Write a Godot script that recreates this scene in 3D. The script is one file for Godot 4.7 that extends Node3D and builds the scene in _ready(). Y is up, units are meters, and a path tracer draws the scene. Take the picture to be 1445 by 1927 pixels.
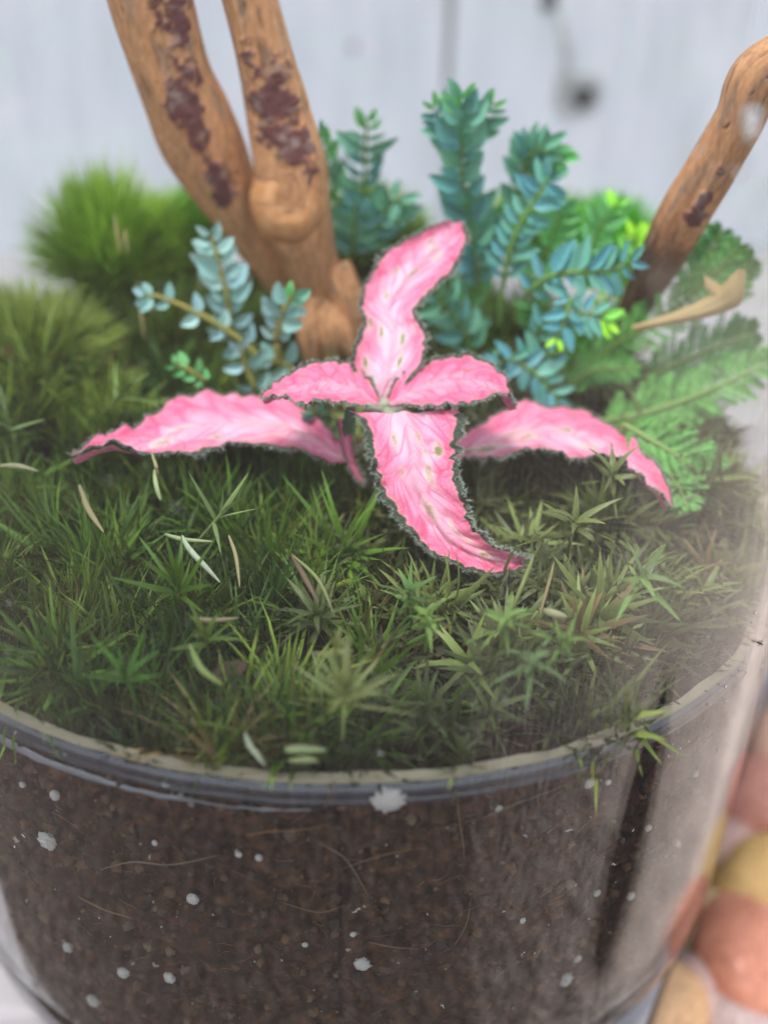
extends Node3D
# A glass jar terrarium on a pale board: pink fittonia, moss, spikemoss and driftwood, whitewashed planks behind. Real size, metres.

var rng := RandomNumberGenerator.new()
var fine := FastNoiseLite.new()
var cell := FastNoiseLite.new()
var names := {}


# ---------- mesh collecting ----------
class Buf:
	var v := PackedVector3Array()
	var n := PackedVector3Array()
	var c := PackedColorArray()
	var uv := PackedVector2Array()
	var i := PackedInt32Array()

	# rows of points; the front faces lie on the side of (along x across)
	func grid(rows: Array, colors: Array = [], wrap := false, uvs := true, flip := false) -> void:
		var h := rows.size()
		var w: int = rows[0].size()
		var base := v.size()
		var nn := PackedVector3Array()
		nn.resize(h * w)
		var idx := PackedInt32Array()
		for r in h - 1:
			for k in (w if wrap else w - 1):
				var k2 := (k + 1) % w
				var a := r * w + k
				var b := r * w + k2
				var d := (r + 1) * w + k
				var e := (r + 1) * w + k2
				if flip:
					idx.append_array(PackedInt32Array([a, b, d, b, e, d]))
				else:
					idx.append_array(PackedInt32Array([a, d, b, b, d, e]))
		for r in h:
			v.append_array(rows[r])
			for k in w:
				if uvs:
					uv.append(Vector2(k / float(w if wrap else w - 1), r / float(h - 1)))
				if colors.is_empty():
					c.append(Color.WHITE)
			if not colors.is_empty():
				c.append_array(colors[r])
		for t in range(0, idx.size(), 3):
			var p := v[base + idx[t]]
			var f := (v[base + idx[t + 2]] - p).cross(v[base + idx[t + 1]] - p)
			nn[idx[t]] += f
			nn[idx[t + 1]] += f
			nn[idx[t + 2]] += f
		for k in nn.size():
			n.append(nn[k].normalized() if nn[k].length_squared() > 1e-30 else Vector3.UP)
		for k in idx:
			i.append(base + k)

	func mesh(mat: Material) -> ArrayMesh:
		var a := []
		a.resize(Mesh.ARRAY_MAX)
		a[Mesh.ARRAY_VERTEX] = v
		a[Mesh.ARRAY_NORMAL] = n
		a[Mesh.ARRAY_COLOR] = c
		if uv.size() == v.size():
			a[Mesh.ARRAY_TEX_UV] = uv
		a[Mesh.ARRAY_INDEX] = i
		var m := ArrayMesh.new()
		m.add_surface_from_arrays(Mesh.PRIMITIVE_TRIANGLES, a)
		m.surface_set_material(0, mat)
		return m


func spline(p: Array, t: float):  # Catmull-Rom through the points, t 0..1
	var k := p.size() - 1
	var x := clampf(t, 0, 1) * k
	var s := mini(int(x), k - 1)
	var f := x - s
	var a = p[maxi(s - 1, 0)]
	var b = p[s]
	var c = p[s + 1]
	var d = p[mini(s + 2, k)]
	return 0.5 * ((2.0 * b) + (c - a) * f + (2.0 * a - 5.0 * b + 4.0 * c - d) * f * f + (3.0 * b - a - 3.0 * c + d) * f * f * f)


func side_of(t: Vector3) -> Vector3:
	var s := t.cross(Vector3.UP)
	return s.normalized() if s.length() > 0.05 else t.cross(Vector3.RIGHT).normalized()


func tube(b: Buf, pts: Array, radii: Array, sides := 7, steps := 14, color := Color.WHITE) -> void:
	var rows := []
	var cols := []
	for r in steps + 1:
		var t := r / float(steps)
		var p: Vector3 = spline(pts, t)
		var tg: Vector3 = (spline(pts, t + 0.01) - spline(pts, t - 0.01)).normalized()
		var x := side_of(tg)
		var y := x.cross(tg)
		var rad: float = spline(radii, t)
		if r == 0 or r == steps:
			rad *= 0.3
		var row := PackedVector3Array()
		var cr := PackedColorArray()
		for k in sides:
			var a := TAU * k / sides
			row.append(p + (x * cos(a) + y * sin(a)) * rad)
			cr.append(color)
		rows.append(row)
		cols.append(cr)
	b.grid(rows, cols, true, true, true)


# a narrow leaf: bends, tapers to a point, folds along its middle
func blade(b: Buf, from: Vector3, dir: Vector3, out: Vector3, length: float, width: float, bend: float, color: Color, segs := 4, fold := 0.25, down := 0.25) -> void:
	var rows := []
	var cols := []
	var p := from
	var d := dir.normalized()
	for r in segs + 1:
		var t := r / float(segs)
		var s := d.cross(out)
		s = s.normalized() if s.length() > 0.05 else side_of(d)
		var up := s.cross(d).normalized()
		var w := width * 0.5 * pow(1.0 - t, 0.6) * (0.7 + 0.6 * minf(t * 4, 1) * (1 - t * 0.5))
		rows.append(PackedVector3Array([p - s * w, p - up * w * fold, p + s * w]))
		cols.append(PackedColorArray([color, color * 0.9, color]))
		d = (d + (out - Vector3.UP * down) * (bend / segs)).normalized()
		p += d * length / segs
	b.grid(rows, cols, false, true)


func lump(b: Buf, at: Vector3, size: Vector3, rough: float, seed_at: float, rings := 10, sides := 14, color := Color.WHITE, freq := 1.4) -> void:
	var rows := []
	var cols := []
	for r in rings + 1:
		var th := PI * r / rings
		var row := PackedVector3Array()
		var cr := PackedColorArray()
		for k in sides:
			var a := TAU * k / sides
			var d := Vector3(sin(th) * cos(a), cos(th), sin(th) * sin(a))
			var q := d * freq
			row.append(at + d * size * (1.0 + rough * fine.get_noise_3d(q.x * 60 + seed_at * 97, q.y * 60, q.z * 60)))
			cr.append(color)
		rows.append(row)
		cols.append(cr)
	b.grid(rows, cols, true, true, true)


# ---------- things, parts and their descriptions ----------
func numbered(called: String) -> String:
	var k: int = names.get(called, 0)
	names[called] = k + 1
	return called if k == 0 else "%s_%03d" % [called, k]


func tag(o: Node, label: String, category: String, group := "", kind := "") -> Node:
	if label:
		o.set_meta("label", label)
	if category:
		o.set_meta("category", category)
	if group:
		o.set_meta("group", group)
	if kind:
		o.set_meta("kind", kind)
	return o


func thing(called: String, label: String, category: String, at := Vector3.ZERO, group := "") -> Node3D:
	var o := Node3D.new()
	o.name = numbered(called)
	o.position = at
	add_child(o)
	tag(o, label, category, group)
	return o


func part(called: String, m: Mesh, parent: Node3D, at := Transform3D.IDENTITY) -> MeshInstance3D:
	var o := MeshInstance3D.new()
	o.name = called
	o.mesh = m
	o.transform = at
	parent.add_child(o, true)
	return o


func single(called: String, m: Mesh, label: String, category: String, group := "", at := Transform3D.IDENTITY) -> MeshInstance3D:
	var o := MeshInstance3D.new()
	o.name = numbered(called)
	o.mesh = m
	o.transform = at
	add_child(o)
	tag(o, label, category, group)
	return o


func many(called: String, m: Mesh, places: Array, tints: Array, parent: Node3D) -> void:
	var mm := MultiMesh.new()
	mm.transform_format = MultiMesh.TRANSFORM_3D
	mm.use_colors = true
	mm.mesh = m
	mm.instance_count = places.size()
	for k in places.size():
		mm.set_instance_transform(k, places[k])
		mm.set_instance_color(k, tints[k])
	var o := MultiMeshInstance3D.new()
	o.name = called
	o.multimesh = mm
	o.set_meta("kind", "stuff")
	parent.add_child(o, true)


func mat(color: Color, rough := 0.6, vertex := true, spec := 0.4) -> StandardMaterial3D:  # color is linear, as measured from real things
	var m := StandardMaterial3D.new()
	m.albedo_color = color.linear_to_srgb()
	m.roughness = rough
	m.metallic_specular = spec
	m.vertex_color_use_as_albedo = vertex
	return m


func leafy(color: Color, rough := 0.5, through := 0.5) -> StandardMaterial3D:
	var m := mat(color, rough, true, 0.45)
	m.backlight_enabled = true
	m.backlight = Color(through, through, through * 0.6)
	return m


func noise_map(freq: float, seed_no: int, w := 512, h := 512, ramp: Gradient = null, octaves := 4, kind := FastNoiseLite.TYPE_SIMPLEX_SMOOTH) -> NoiseTexture2D:
	var f := FastNoiseLite.new()
	f.noise_type = kind
	f.seed = seed_no
	f.frequency = freq
	f.fractal_octaves = octaves
	var t := NoiseTexture2D.new()
	t.width = w
	t.height = h
	t.seamless = true
	t.noise = f
	if ramp:
		t.color_ramp = ramp
	return t


func ramp_of(stops: Array) -> Gradient:
	var g := Gradient.new()
	g.offsets = PackedFloat32Array(stops.map(func(s): return s[0]))
	g.colors = PackedColorArray(stops.map(func(s): return s[1]))
	return g


# ---------- ground shape ----------
const SOIL_X := 0.0
const SOIL_R := 0.0814

func moss_height(x: float, z: float) -> float:
	var h := 0.0925 + 0.0042 * fine.get_noise_2d(x * 5000 + 50, z * 5000) + 0.004 * fine.get_noise_2d(x * 1600, z * 1600 + 40)
	h += 0.010 * smoothstep(0.02, 0.075, -x) * smoothstep(0.045, -0.03, z)
	var r := Vector2(x - SOIL_X, z).length() / SOIL_R
	return lerpf(h, edge_height(atan2(x - SOIL_X, z)), smoothstep(0.8, 1.0, r))


func edge_height(around: float) -> float:  # the planting stands a little higher at the front than at the sides
	return 0.0934 - 0.0125 * (1.0 - cos(clampf(wrapf(around + 0.14, -PI, PI), -1.05, 1.05))) + 0.0002 * fine.get_noise_2d(cos(around) * 300, sin(around) * 300)


# ---------- the builders ----------
func build_setting() -> void:
	# whitewashed vertical planks behind
	var wash := mat(Color(1, 1, 1), 0.75, false, 0.3)
	wash.albedo_texture = noise_map(0.012, 3, 512, 512, ramp_of([[0.0, Color(0.80, 0.79, 0.81)], [0.4, Color(0.845, 0.845, 0.875)], [0.7, Color(0.88, 0.87, 0.895)], [1.0, Color(0.83, 0.84, 0.88)]]), 5)
	wash.uv1_triplanar = true
	wash.uv1_scale = Vector3(9, 2.0, 9)
	var wall := Node3D.new()
	wall.name = "plank_wall"
	wall.set_meta("kind", "structure")
	add_child(wall)
	var x := -0.4938
	for k in 6:
		var w: float = [0.155, 0.16, 0.225, 0.185, 0.18, 0.18][k]
		var b := Buf.new()
		var rows := []
		var prof := [[0.0, -0.012], [0.0, -0.002], [0.0006, -0.0006], [0.002, 0.0], [0.25, 0.0], [0.5, 0.0], [0.75, 0.0], [1.002, 0.0], [1.0006, -0.0006], [1.0, -0.002], [1.0, -0.012]]
		for yy in [0.0, 0.15, 0.3, 0.5]:
			var row := PackedVector3Array()
			for q in prof:
				var u: float = q[0] * (w - 0.003) if q[0] >= 0.2 and q[0] <= 0.8 else (q[0] if q[0] < 0.2 else (w - 0.003) - (q[0] - 1.0))
				row.append(Vector3(x + u, yy, -0.3 + q[1] + 0.0008 * fine.get_noise_2d(k * 300.0, yy * 400)))
			rows.append(row)
		b.grid(rows, [], false, true, false)
		var pl := part("plank", b.mesh(wash), wall)
		if k == 3:
			var kn := Buf.new()
			lump(kn, Vector3(0.1013, 0.0675, -0.3000), Vector3(0.0056, 0.0050, 0.0012), 0.5, 4.0, 10, 18)
			part("knot", kn.mesh(mat(Color(0.035, 0.035, 0.04), 0.8, false)), pl)
			var kb := Buf.new()
			lump(kb, Vector3(0.0837, 0.1032, -0.3000), Vector3(0.0036, 0.004, 0.0009), 0.5, 7.0, 10, 18)
			part("knot", kb.mesh(mat(Color(0.12, 0.12, 0.13), 0.8, false)), pl)
			var st := Buf.new()
			lump(st, Vector3(0.0987, 0.0681, -0.3000), Vector3(0.0105, 0.0085, 0.0006), 0.5, 2.0, 10, 22)
			part("knot_ring", st.mesh(mat(Color(0.42, 0.40, 0.40), 0.8, false)), pl)
			var cr := Buf.new()
			tube(cr, [Vector3(0.0875, 0.0994, -0.3000), Vector3(0.0908, 0.0915, -0.3000), Vector3(0.0931, 0.0814, -0.3000), Vector3(0.0910, 0.0732, -0.3000)], [0.0005, 0.0016, 0.0018, 0.001], 7, 14)
			part("bare_streak", cr.mesh(mat(Color(0.50, 0.47, 0.44), 0.8, false)), pl)
		if k == 2:
			var kc := Buf.new()
			lump(kc, Vector3(0.0064, 0.0859, -0.3000), Vector3(0.0020, 0.0020, 0.0006), 0.5, 9.0, 8, 14)
			part("knot", kc.mesh(mat(Color(0.22, 0.22, 0.25), 0.8, false)), pl)
		x += w
	# the board the jar stands on
	var tb := mat(Color(1, 1, 1), 0.6, false, 0.4)
	tb.albedo_texture = noise_map(0.01, 8, 512, 512, ramp_of([[0.0, Color(0.56, 0.53, 0.53)], [0.5, Color(0.66, 0.64, 0.64)], [1.0, Color(0.73, 0.71, 0.72)]]), 5)
	tb.uv1_triplanar = true
	tb.uv1_scale = Vector3(3, 20, 20)
	var board := Node3D.new()
	board.name = "table_top"
	board.set_meta("kind", "structure")
	add_child(board)
	# slab outline shaped for what the glass mirrors: straight front, right corner slanted
	var outline := [Vector2(-0.5, -0.1416), Vector2(-0.0068, 0.0884), Vector2(0.0555, 0.0682), Vector2(0.3677, -0.519), Vector2(-0.5, -0.519)]
	part("top_board", slab(outline, -0.006, 0.0, tb), board)
	part("shade_apron", slab(outline, -0.044, -0.0062, mat(Color(0.035, 0.026, 0.022), 0.7, false)), board)  # added under-slab, its dark colour stands for the shaded board face
	var ground := MeshInstance3D.new()
	ground.name = "ground"
	var gm := PlaneMesh.new()
	gm.size = Vector2(60, 60)
	var grit := mat(Color(1, 1, 1), 0.9, false, 0.2)
	grit.albedo_texture = noise_map(0.05, 61, 512, 512, ramp_of([[0.0, Color(0.25, 0.22, 0.21)], [0.45, Color(0.36, 0.33, 0.32)], [0.6, Color(0.43, 0.39, 0.37)], [1.0, Color(0.54, 0.48, 0.44)]]), 5)
	grit.uv1_triplanar = true
	grit.uv1_world_triplanar = true
	grit.uv1_scale = Vector3(6, 6, 6)
	gm.material = grit
	ground.mesh = gm
	ground.position = Vector3(0, -0.045, 0)
	ground.set_meta("kind", "structure")
	add_child(ground)


func slab(outline: Array, low: float, high: float, m: Material) -> ArrayMesh:
	var st := SurfaceTool.new()
	st.begin(Mesh.PRIMITIVE_TRIANGLES)
	st.set_smooth_group(-1)
	var n := outline.size()
	var idx := Geometry2D.triangulate_polygon(PackedVector2Array(outline))
	for y in [low, high]:
		for t in range(0, idx.size(), 3):
			var tri := [idx[t], idx[t + 1], idx[t + 2]]
			var a: Vector2 = outline[tri[1]] - outline[tri[0]]
			var b: Vector2 = outline[tri[2]] - outline[tri[0]]
			if (a.cross(b) < 0) == (y == high):
				tri.reverse()
			for k in tri:
				st.add_vertex(Vector3(outline[k].x, y, outline[k].y))
	for k in n:
		var p: Vector2 = outline[k]
		var q: Vector2 = outline[(k + 1) % n]
		for v in [Vector3(p.x, high, p.y), Vector3(q.x, high, q.y), Vector3(p.x, low, p.y), Vector3(q.x, high, q.y), Vector3(q.x, low, q.y), Vector3(p.x, low, p.y)]:
			st.add_vertex(v)
	st.generate_normals()
	st.set_material(m)
	return st.commit()


func build_jar() -> void:
	var glass := StandardMaterial3D.new()
	glass.albedo_color = Color(0.97, 0.985, 0.98, 0.0)
	glass.transparency = BaseMaterial3D.TRANSPARENCY_ALPHA
	glass.roughness = 0.0
	glass.metallic_specular = 0.5
	glass.refraction_enabled = true
	glass.refraction_scale = 0.05
	var jar := thing("glass_jar", "clear round glass jar holding the whole planting on the pale board", "jar", Vector3.ZERO)
	# profile: outside from the middle of the foot up, over the rim, and down inside
	var prof := [Vector2(0.0005, 0.0022), Vector2(0.04, 0.0020), Vector2(0.062, 0.0014), Vector2(0.070, 0.0010), Vector2(0.0768, 0.0014), Vector2(0.0808, 0.0028), Vector2(0.0834, 0.0054), Vector2(0.0846, 0.0092), Vector2(0.0850, 0.0150), Vector2(0.085, 0.03), Vector2(0.085, 0.06), Vector2(0.085, 0.09), Vector2(0.085, 0.12), Vector2(0.085, 0.20), Vector2(0.085, 0.246), Vector2(0.0848, 0.2492), Vector2(0.0835, 0.2505), Vector2(0.0824, 0.2492), Vector2(0.0822, 0.246), Vector2(0.0822, 0.20), Vector2(0.0822, 0.12), Vector2(0.0822, 0.06), Vector2(0.0822, 0.03), Vector2(0.0822, 0.016), Vector2(0.0815, 0.0115), Vector2(0.0795, 0.0084), Vector2(0.075, 0.0070), Vector2(0.06, 0.0068), Vector2(0.03, 0.0068), Vector2(0.0005, 0.0068)]
	var b := Buf.new()
	var rows := []
	for q in prof:
		var row := PackedVector3Array()
		for k in 144:
			var a := TAU * k / 144
			var wob: float = 1.0 + 0.0007 * fine.get_noise_2d(a * 20, q.y * 300)
			row.append(Vector3(sin(a) * q.x * wob, q.y, cos(a) * q.x * wob))
		rows.append(row)
	b.grid(rows, [], true, true, false)
	part("wall", b.mesh(glass), jar)


func build_soil() -> void:
	var m := mat(Color(1, 1, 1), 0.9, true, 0.25)
	m.albedo_texture = noise_map(0.028, 71, 1024, 1024, ramp_of([[0.0, Color(0.42, 0.37, 0.36)], [0.35, Color(0.66, 0.58, 0.54)], [0.55, Color(0.84, 0.72, 0.66)], [0.75, Color(1.0, 0.86, 0.78)], [1.0, Color(1.0, 0.95, 0.88)]]), 5)
	m.uv1_scale = Vector3(6, 1.25, 1)
	m.heightmap_enabled = true
	m.heightmap_texture = noise_map(0.028, 71, 1024, 1024, null, 5)
	m.heightmap_scale = 0.06
	var b := Buf.new()
	var rows := []
	var cols := []
	var sides := 700
	var hs := 130
	for r in hs + 1:
		var row := PackedVector3Array()
		var cr := PackedColorArray()
		for k in sides:
			var a := TAU * k / sides
			var t := r / float(hs)
			var y := 0.0075 + t * 0.083
			var rad := SOIL_R - 0.0030 * maxf(0, fine.get_noise_3d(sin(a) * 2600, y * 30000, cos(a) * 2600)) - 0.0022 * absf(fine.get_noise_3d(sin(a) * 900, y * 11000, cos(a) * 900 + 70))
			if t < 0.12:
				rad -= 0.0022 * pow(1.0 - t / 0.12, 2.0)
			var e := moss_height(SOIL_X + sin(a) * SOIL_R, cos(a) * SOIL_R)
			y = lerpf(0.0075, e, t)
			row.append(Vector3(SOIL_X + sin(a) * rad, y, cos(a) * rad))
			var g := 1.25 + 1.1 * fine.get_noise_3d(sin(a) * 1300, y * 16000, cos(a) * 1300) + 0.7 * fine.get_noise_3d(sin(a) * 4000, y * 48000, cos(a) * 4000)
			var warm := 0.5 + 0.5 * fine.get_noise_3d(sin(a) * 500 + 90, y * 6000, cos(a) * 500)
			cr.append(Color(lerpf(0.050, 0.105, warm) * g, lerpf(0.037, 0.062, warm) * g, lerpf(0.030, 0.036, warm) * g))
		rows.append(row)
		cols.append(cr)
	for r in range(1, 26):  # the top
		var f := 1.0 - r / 26.0
		var row := PackedVector3Array()
		var cr := PackedColorArray()
		for k in sides:
			var a := TAU * k / sides
			var px := SOIL_X + sin(a) * SOIL_R * f
			var pz := cos(a) * SOIL_R * f
			row.append(Vector3(px, moss_height(px, pz) + 0.001 * fine.get_noise_2d(px * 9000, pz * 9000), pz))
			cr.append(Color(0.030, 0.022, 0.014))
		rows.append(row)
		cols.append(cr)
	b.grid(rows, cols, true, true, false)
	var soil := single("soil", b.mesh(m), "dark brown potting soil packed against the inside of the jar", "soil")
	soil.set_meta("kind", "stuff")
	# crumbs pressed against the glass
	var cb := Buf.new()
	lump(cb, Vector3.ZERO, Vector3(1, 0.75, 0.8), 0.8, 3.3, 6, 8)
	var places := []
	var tints := []
	for k in 9000:
		var a := rng.randf_range(-2.0, 2.0)
		var y := rng.randf_range(0.010, 0.0885)
		var s := 0.00016 + 0.0010 * pow(rng.randf(), 4.5)
		var rad := SOIL_R - 0.0006
		var bs := Basis.from_euler(Vector3(rng.randf() * TAU, rng.randf() * TAU, rng.randf() * TAU)).scaled(Vector3.ONE * s)
		places.append(Transform3D(bs, Vector3(SOIL_X + sin(a) * rad, y, cos(a) * rad)))
		var q := rng.randf()
		var base := Color(0.045, 0.030, 0.022) if q < 0.55 else (Color(0.13, 0.066, 0.034) if q < 0.9 else (Color(0.13, 0.085, 0.055) if q < 0.985 else Color(0.40, 0.36, 0.31)))
		tints.append(base * rng.randf_range(0.6, 1.4))
	many("crumbs", cb.mesh(mat(Color(1, 1, 1), 0.85)), places, tints, soil)
	# a pale mineral line where the soil meets the glass under the moss, and the smooth rounded edge below it
	ring("sand_line", [[0.0003, -0.0008], [0.0004, 0.0], [0.0008, 0.0003], [0.0013, 0.0001], [0.0015, -0.0010]], 0.0814, 0.5, mat(Color(0.46, 0.39, 0.27), 0.85, false), "thin tan line of sand between moss and soil along the glass", "sand")
	var lip := mat(Color(0.26, 0.26, 0.29), 0.25, false, 0.6)  # light streak along the rim, painted as a pale grey ring
	ring("painted_streak", [[-0.0064, 0.0000], [-0.0061, 0.0004], [-0.0057, 0.0005], [-0.0053, 0.0004], [-0.0050, 0.0000]], 0.0814, 0.15, lip, "light streak painted as a pale grey line under the dark wet edge at the left", "painted streak", -1.2, -0.05)
	var smooth := mat(Color(0.045, 0.045, 0.065), 0.12, false, 0.7)
	ring("smooth_edge", [[-0.0048, -0.0010], [-0.0042, 0.0000], [-0.0036, 0.0003], [-0.0031, 0.0001], [-0.0027, -0.0002], [-0.0022, 0.0002], [-0.0014, 0.0005], [-0.0006, 0.0003], [0.0002, -0.0008]], 0.0814, 0.1, smooth, "dark glossy smooth edge just under the tan sand line", "wet edge")


func ring(called: String, prof: Array, radius: float, rough: float, m: Material, label: String, category: String, from := 0.0, to := TAU) -> void:
	var b := Buf.new()
	var rows := []
	for q in prof:
		var row := PackedVector3Array()
		for k in 360:
			var a := lerpf(from, to, k / 360.0)
			var thin := 1.0 if to == TAU else sin(PI * k / 360.0)
			var h: float = edge_height(a) + (-0.0050 + (q[0] + 0.0050) * thin if to != TAU else q[0]) * (1.0 + rough * fine.get_noise_2d(a * 700, q[0] * 200000))
			var rr: float = radius + q[1] * thin + 0.0002 * fine.get_noise_2d(a * 500, 30)
			row.append(Vector3(sin(a) * rr, h, cos(a) * rr))
		rows.append(row)
	b.grid(rows, [], to == TAU, false, false)
	var o := single(called, b.mesh(m), label, category)
	o.set_meta("kind", "stuff")


func build_perlite() -> void:
	var m := mat(Color(0.62, 0.59, 0.56), 0.9, false, 0.2)
	var list := [[105, 1585, 44, "large white perlite lump in the soil at the far left"], [728, 1508, 62, "biggest white perlite lump, on the rim line below the pink leaf tip"], [370, 1694, 25, "white perlite grain alone in the middle left of the soil"], [454, 1612, 14, "left one of two tiny perlite grains beside a root"], [491, 1618, 15, "right one of two tiny perlite grains beside a root"], [118, 1500, 22, "pale perlite grain above the large left lump, under the rim band"], [243, 1832, 30, "dull perlite grain low in the left soil"], [328, 1842, 26, "dull perlite grain right of another low in the soil"], [190, 1886, 34, "white perlite grain at the lower left corner of the soil"], [143, 1786, 26, "perlite grain close above the lower left glass curve"], [680, 1816, 32, "bright perlite grain low in the middle of the soil"], [664, 1760, 14, "small perlite grain just above the low middle one"], [1052, 1846, 36, "clustered pale perlite lump low on the right of the soil"], [1111, 1684, 18, "perlite grain in the soil left of the mirrored dark bar"], [1172, 1690, 20, "perlite grain at the edge of the dark bar, lower of two"], [1204, 1562, 16, "perlite grain on the dark bar near the right side"], [1098, 1478, 22, "flat perlite flake under the rim band on the right"], [1131, 1476, 13, "small perlite flake right beside the flat one under the rim band"], [932, 1526, 14, "perlite grain right of the biggest lump, lower"], [1075, 1808, 18, "brownish perlite grain above the right cluster"], [576, 1780, 12, "faint perlite grain left of the low middle one"], [975, 1735, 13, "faint perlite grain in the plain soil right of centre"], [60, 1480, 16, "perlite flake beside the upper left lump"], [300, 1590, 12, "faint perlite grain between the left lump and the tiny pair"]]
	var at := [Vector3(-0.0455, 0.0665, 0.0675), Vector3(0.0064, 0.0906, 0.0814), Vector3(-0.0223, 0.0654, 0.0783), Vector3(-0.0148, 0.0776, 0.0800), Vector3(-0.0119, 0.0774, 0.0805), Vector3(-0.0424, 0.0792, 0.0695), Vector3(-0.0359, 0.0395, 0.0730), Vector3(-0.0278, 0.0429, 0.0765), Vector3(-0.0428, 0.0258, 0.0692), Vector3(-0.0459, 0.0384, 0.0672), Vector3(0.0030, 0.0525, 0.0813), Vector3(0.0016, 0.0602, 0.0814), Vector3(0.0375, 0.0337, 0.0722), Vector3(0.0410, 0.0546, 0.0703), Vector3(0.0482, 0.0474, 0.0656), Vector3(0.0490, 0.0642, 0.0650), Vector3(0.0363, 0.0837, 0.0728), Vector3(0.0395, 0.0821, 0.0712), Vector3(0.0224, 0.0846, 0.0783), Vector3(0.0394, 0.0380, 0.0712), Vector3(-0.0057, 0.0575, 0.0812), Vector3(0.0282, 0.0560, 0.0764), Vector3(-0.0480, 0.0776, 0.0658), Vector3(-0.0272, 0.0765, 0.0767)]
	for k in list.size():
		var b := Buf.new()
		var s: float = list[k][2] * 0.5 * 0.000072
		lump(b, Vector3.ZERO, Vector3(s, s * rng.randf_range(0.9, 1.25), s * 0.6), 0.5, k * 1.7, 16, 22, Color.WHITE, 3.2)
		var p: Vector3 = at[k]
		var o := single("perlite_grain", b.mesh(m), list[k][3], "perlite grain", "white perlite grains in the dark soil", Transform3D(Basis(Vector3.UP, atan2(p.x, p.z)) * Basis(Vector3.BACK, rng.randf_range(-0.6, 0.6)), p))
		o.set_meta("kind", "thing")


func build_roots() -> void:
	var m := mat(Color(0.24, 0.12, 0.05), 0.8, false)
	var pale := mat(Color(0.24, 0.19, 0.13), 0.8, false)
	var roots := [
		[[Vector3(-0.0136, 0.0824, 0.0806), Vector3(-0.0101, 0.0840, 0.0812), Vector3(-0.0063, 0.0846, 0.0816), Vector3(-0.0016, 0.0857, 0.0817)], 0.00016, "tan root lying level just below the rim band", m],
		[[Vector3(-0.0023, 0.0891, 0.0817), Vector3(-0.0014, 0.0931, 0.0818), Vector3(-0.0009, 0.0951, 0.0817)], 0.00012, "short root reaching up to the sand line left of the biggest perlite", m],
		[[Vector3(0.0160, 0.0897, 0.0801), Vector3(0.0165, 0.0853, 0.0801), Vector3(0.0174, 0.0792, 0.0799), Vector3(0.0178, 0.0751, 0.0797)], 0.00014, "thin upright orange root right of the biggest perlite lump", m],
		[[Vector3(-0.0033, 0.0818, 0.0816), Vector3(0.0001, 0.0790, 0.0818), Vector3(0.0021, 0.0747, 0.0818), Vector3(0.0038, 0.0695, 0.0816)], 0.00013, "thin root slanting down to the right in mid soil", pale],
		[[Vector3(-0.0368, 0.0659, 0.0729), Vector3(-0.0310, 0.0711, 0.0757), Vector3(-0.0250, 0.0730, 0.0779), Vector3(-0.0174, 0.0774, 0.0798)], 0.00014, "pale root winding left of the tiny perlite pair", pale],
		[[Vector3(-0.0003, 0.0759, 0.0817), Vector3(0.0059, 0.0789, 0.0816), Vector3(0.0122, 0.0794, 0.0808)], 0.00011, "faint root rising to the right in the centre of the soil", m],
		[[Vector3(0.0038, 0.0585, 0.0816), Vector3(0.0079, 0.0567, 0.0814), Vector3(0.0117, 0.0555, 0.0809)], 0.00014, "short brown root right of the low middle perlite grain", m],
		[[Vector3(-0.0417, 0.0560, 0.0702), Vector3(-0.0371, 0.0560, 0.0729), Vector3(-0.0325, 0.0566, 0.0750)], 0.0002, "thick brown root piece in the left soil", m],
		[[Vector3(0.0199, 0.0836, 0.0792), Vector3(0.0246, 0.0852, 0.0780), Vector3(0.0328, 0.0857, 0.0748)], 0.0001, "hair thin root under the rim band on the right", pale],
		[[Vector3(0.0173, 0.0549, 0.0799), Vector3(0.0189, 0.0599, 0.0796), Vector3(0.0193, 0.0662, 0.0794)], 0.00011, "curved hair root low in the right soil", m],
		[[Vector3(-0.0091, 0.0681, 0.0812), Vector3(-0.0035, 0.0661, 0.0817), Vector3(0.0005, 0.0678, 0.0817)], 0.00010, "curved hair root above the low middle grain", m]]
	for r in roots:
		var b := Buf.new()
		tube(b, r[0], [r[1] * 0.4, r[1] * 0.9, r[1] * 0.7, r[1] * 0.3], 6, 20)
		single("root", b.mesh(r[3]), r[2], "root", "fine roots showing in the soil")
	var tb := Buf.new()  # countless root hairs
	for k in 520:
		var a := rng.randf_range(-1.5, 1.5)
		var y := rng.randf_range(0.012, 0.086)
		var da := rng.randf_range(-0.06, 0.06)
		var dy := rng.randf_range(-0.004, 0.004)
		var pts := []
		for s in 4:
			var aa := a + da * s / 3.0 + rng.randf_range(-0.008, 0.008)
			pts.append(Vector3(SOIL_X + sin(aa) * 0.0817, y + dy * s / 3.0 + rng.randf_range(-0.0006, 0.0006), cos(aa) * 0.0811))
		var c := Color(0.20, 0.11, 0.055) * rng.randf_range(0.5, 1.6)
		tube(tb, pts, [0.00003, 0.00006, 0.00005, 0.00003], 3, 7, c)
	var o := single("root_hairs", tb.mesh(mat(Color(1, 1, 1), 0.8)), "countless hair roots all through the soil", "roots")
	o.set_meta("kind", "stuff")


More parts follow.
